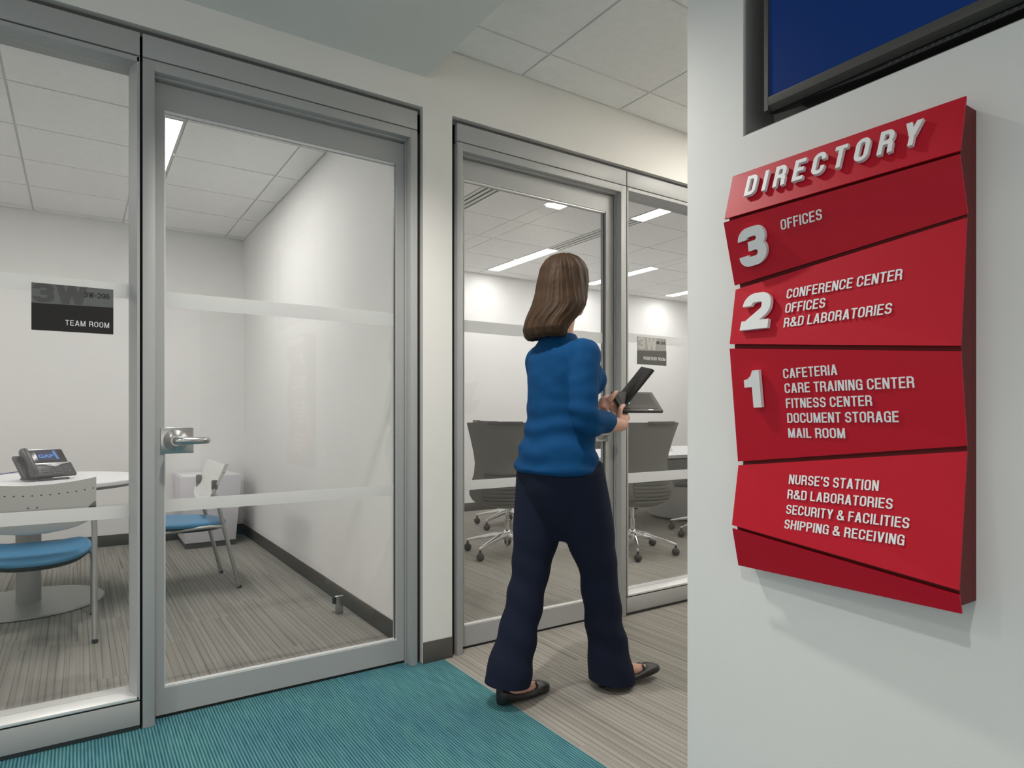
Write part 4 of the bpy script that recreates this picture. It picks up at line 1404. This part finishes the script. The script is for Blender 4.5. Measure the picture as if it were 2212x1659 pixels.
tps = [tp((-.049, -.041, -.044, -.054)[i], .054 - .0185 * i, -.0190) for i in range(4)]
hand(WR_L, tp(-.134, .022, -.016), kn, md, tps, [tp(-.136, .002, -.002), tp(-.118, .014, .014), tp(-.100, .030, .0185), tp(-.084, .040, .0165)])
bo = fuse('body', body, .0042, SKIN, wm, 4, .45)
HEAD_TURN = math.radians(20)
def turn(ob):
    for v in ob.data.vertices:
        k = max(0.0, min(1.0, (v.co.z - 1.41) / .10))
        k = k * k * (3 - 2 * k) * HEAD_TURN
        x, y = v.co.x - hx, v.co.y
        v.co.x, v.co.y = hx + x * math.cos(k) - y * math.sin(k), x * math.sin(k) + y * math.cos(k)
    return ob
turn(bo)
for s in (-1, 1):
    e = MB().ball((hx + .083, .030 * s, 1.594), .0125, 16)
    eo = turn(e.build('eye', EYE, wm, world=False, smooth=True))
    turn(MB().ball((hx + .0925, .030 * s, 1.594), (.0045, .006, .006), 12).build('iris', mat('brown_iris', (.05, .025, .012), .2), eo, world=False, smooth=True))
    turn(MB().tube([(hx + .088, .046 * s, 1.618), (hx + .094, .030 * s, 1.623), (hx + .095, .014 * s, 1.619)], .0032, 8).build('eyebrow', HAIR, wm, world=False, smooth=True))

# hair: long, to the shoulder blades
def hair_rows(rows, seg=64):
    R = []
    for z, cx, rx, ry in rows:
        ring = []
        for j in range(seg):
            a = 2 * PI * j / seg
            fr = max(0.0, math.cos(a))
            k = 1.0
            if z < 1.655:
                k -= .40 * min(1, (1.655 - z) / .03) * max(0, math.cos(a - .35) - .55) / .45
            st = .0016 * math.sin(a * 17 + z * 9) + .0012 * math.sin(a * 31 - z * 14)
            st *= min(1, max(0, (1.70 - z) / .06))
            ring.append((cx + (rx + st) * k * math.cos(a), (ry + st) * math.sin(a) * (1 - .0 * fr), z))
        R.append(ring)
    return R
hm = MB()
hm.rings(hair_rows([(1.380, -.062, .030, .060), (1.372, -.066, .050, .092), (1.385, -.070, .062, .104), (1.41, -.070, .070, .112), (1.45, -.052, .082, .110), (1.50, -.024, .096, .104), (1.55, -.002, .106, .098),
                    (1.60, .012, .112, .094), (1.645, .018, .106, .087), (1.675, .02, .088, .072), (1.695, .02, .060, .052), (1.706, .02, .028, .026)]))
def hair_disp(p):
    a = math.atan2(p.y, p.x + .02)
    return .004 * noise.noise(V(a * 9, p.z * 2.2, 1.3)) + .0015 * noise.noise(V(a * 26, p.z * 3.5, 5.1))
turn(fuse('hair', hm, .005, HAIR, wm, 3, .4, hair_disp))

# sweater: trunk, collar and sleeves, with folds at the waist
sw = MB()
ell(sw, [(-.020, 0, .862, .128, .182), (-.020, 0, .875, .138, .194), (-.015, 0, .93, .132, .186), (-.006, 0, 1.00, .120, .166), (.0, 0, 1.07, .113, .153), (.008, 0, 1.14, .118, .156), (.022, 0, 1.21, .132, .166),
         (.018, 0, 1.26, .124, .172), (.008, 0, 1.30, .108, .165), (-.002, 0, 1.335, .088, .138), (-.004, 0, 1.368, .070, .100), (-.004, 0, 1.395, .060, .072)], 36)
for s in (-1, 1):
    sw.ball((.098, .072 * s, 1.215), (.060, .066, .062), 18)
limb(sw, [SH_R + V(0, .03, .0), SH_R, SH_R.lerp(EL_R, .5) + V(-.012, -.004, 0), EL_R, EL_R.lerp(WR_R, .35), EL_R.lerp(WR_R, .60)], [.056, .059, .055, .050, .049, .040])
limb(sw, [SH_L + V(0, -.03, .0), SH_L, SH_L.lerp(EL_L, .5) + V(-.012, .004, 0), EL_L, EL_L.lerp(WR_L, .45), EL_L.lerp(WR_L, .92)], [.056, .059, .054, .049, .046, .034])
def fold(p):
    low = max(0, min(1, (1.16 - p.z) / .12)) * (1 if p.z > .885 else .3)
    d = low * .0045 * math.sin(p.z * 82 + 4.2 * noise.noise(V(p.x * 5, p.y * 5, p.z * 3)) + p.x * 9)
    d += .0055 * noise.noise(p * 9) + .003 * noise.noise(V(p.x * 14, p.y * 14, p.z * 26))
    return d
fuse('sweater', sw, .0065, SWEATER, wm, 5, .5, fold)

# trousers: hips and two boot-cut legs
tr_ = MB()
ell(tr_, [(.01, 0, .60, .03, .05), (.005, 0, .66, .075, .115), (-.005, 0, .73, .105, .150), (-.015, 0, .80, .120, .166), (-.022, 0, .86, .123, .168), (-.018, 0, .91, .105, .155), (-.010, 0, .95, .085, .13), (0, 0, .97, .08, .12)], 32)
limb(tr_, [HIP_L + V(-.01, 0, .02), HIP_L.lerp(KN_L, .5), KN_L, KN_L.lerp(AN_L, .5) + V(-.004, 0, 0), AN_L + V(-.012, 0, .0), AN_L + V(-.02, 0, -.10)], [.112, .099, .074, .074, .090, .100], 24)
limb(tr_, [HIP_R + V(-.01, 0, .02), HIP_R.lerp(KN_R, .5), KN_R, KN_R.lerp(AN_R, .5) + V(-.004, 0, 0), AN_R + V(.000, 0, -.01), AN_R + V(.004, 0, -.13)], [.114, .100, .074, .074, .090, .100], 24)
def tfold(p):
    return .005 * noise.noise(V(p.x * 7, p.y * 7, p.z * 4)) + .0035 * math.sin(p.z * 46 + p.x * 22 + 2 * noise.noise(p * 4)) * max(0, min(1, (.75 - p.z) / .3))
tro = fuse('trousers', tr_, .006, TROUSER, wm, 18, .5, tfold)
bm = bmesh.new()
bm.from_mesh(tro.data)
# the hems: cut open, a little higher on the trailing foot
bmesh.ops.bisect_plane(bm, geom=bm.verts[:] + bm.edges[:] + bm.faces[:], plane_co=(0, 0, .052), plane_no=V(.12, 0, 1).normalized(), clear_inner=True)
bm.to_mesh(tro.data)
bm.free()
sd = tro.modifiers.new('thickness', 'SOLIDIFY')
sd.thickness = .003
sd.offset = -1

# flat ballet shoes
def shoe(he, to, zh, zt):
    d = to - he
    s = V(-d.y, d.x, 0).normalized()
    mb = MB()
    prof = [(-.03, .012, .040), (.00, .024, .058), (.08, .032, .056), (.25, .033, .036), (.42, .035, .024), (.58, .040, .026), (.72, .042, .038), (.84, .038, .040), (.94, .028, .033), (1.0, .014, .024)]
    R = []
    for t, w_, h_ in prof:
        c = he + d * t + V(0, 0, zh * (1 - t) + zt * t)
        ring = []
        for j in range(24):
            a = 2 * PI * j / 24
            cx, sz = math.cos(a), math.sin(a)
            ring.append(c + s * (w_ * math.copysign(abs(cx) ** .75, cx)) + V(0, 0, h_ / 2 + .001 + h_ / 2 * math.copysign(abs(sz) ** .7, sz)))
        R.append(ring)
    mb.rings(R)
    so = mb.build('shoe', SHOE, wm, world=False, smooth=True, angle=60)
    c = he + d * .70 + V(0, 0, zh * .3 + zt * .7 + .040)
    b = MB()
    b.tube([c - s * .026 - d * .02, c - s * .012 + V(0, 0, .004), c, c + s * .012 + V(0, 0, .004), c + s * .026 - d * .02], [.004, .006, .004, .006, .004], 10)
    b.build('bow', SHOE, so, world=False, smooth=True)
    return so
shoe(HL, TL_, .006, .0)
shoe(HR, TR_, .002, .026)

# tablet with its dark folio cover turned back
tt = thing('tablet', 'black tablet with a raised dark cover held by the walking person', 'tablet', (PX + TC.x, PY + TC.y, TC.z))
def tw(a, b, n=0): return V(PX, PY, 0) + tp(a, b, n)
def tbox(a0, a1, b0, b1, n0, n1):
    return MB().obox(tw((a0 + a1) / 2, (b0 + b1) / 2, (n0 + n1) / 2), (ta, tb, tn), ((a1 - a0) / 2, (b1 - b0) / 2, (n1 - n0) / 2))
tbox(-.100, .100, -.058, .058, -.0085, 0.004).build('case', BLACK_PL, tt, bevel=.003)
tbox(-.080, .080, -.042, .046, .0042, .0052).build('screen', mat('dim_grey_screen', (.085, .08, .078), .55, 0, .15), tt)
LED = emit_mat('green_indicator', (.15, .75, .45), .9)
tbox(-.052, -.046, -.016, .010, .0053, .0065).build('indicator', LED, tt)
tbox(.028, .050, -.053, -.050, .0042, .0052).build('mark', MATS['silver_trim'], tt)
fc = MB()
dv = V(.52, -.35, .78).normalized()
wv = V(.5553, .8316, 0)
wv = (wv - dv * wv.dot(dv)).normalized()
nv_ = dv.cross(wv)
ang = math.radians(14)
wv, nv_ = wv * math.cos(ang) + nv_ * math.sin(ang), nv_ * math.cos(ang) - wv * math.sin(ang)
base_ = tw(-.082, .030, -.050) + V(.026, -.017, .010)
fc.obox(base_ + dv * .085, (dv, wv, nv_), (.098, .060, .007))
fc.build('folio_cover', mat('black_cover_cloth', (.020, .019, .018), .7), tt, bevel=.003)
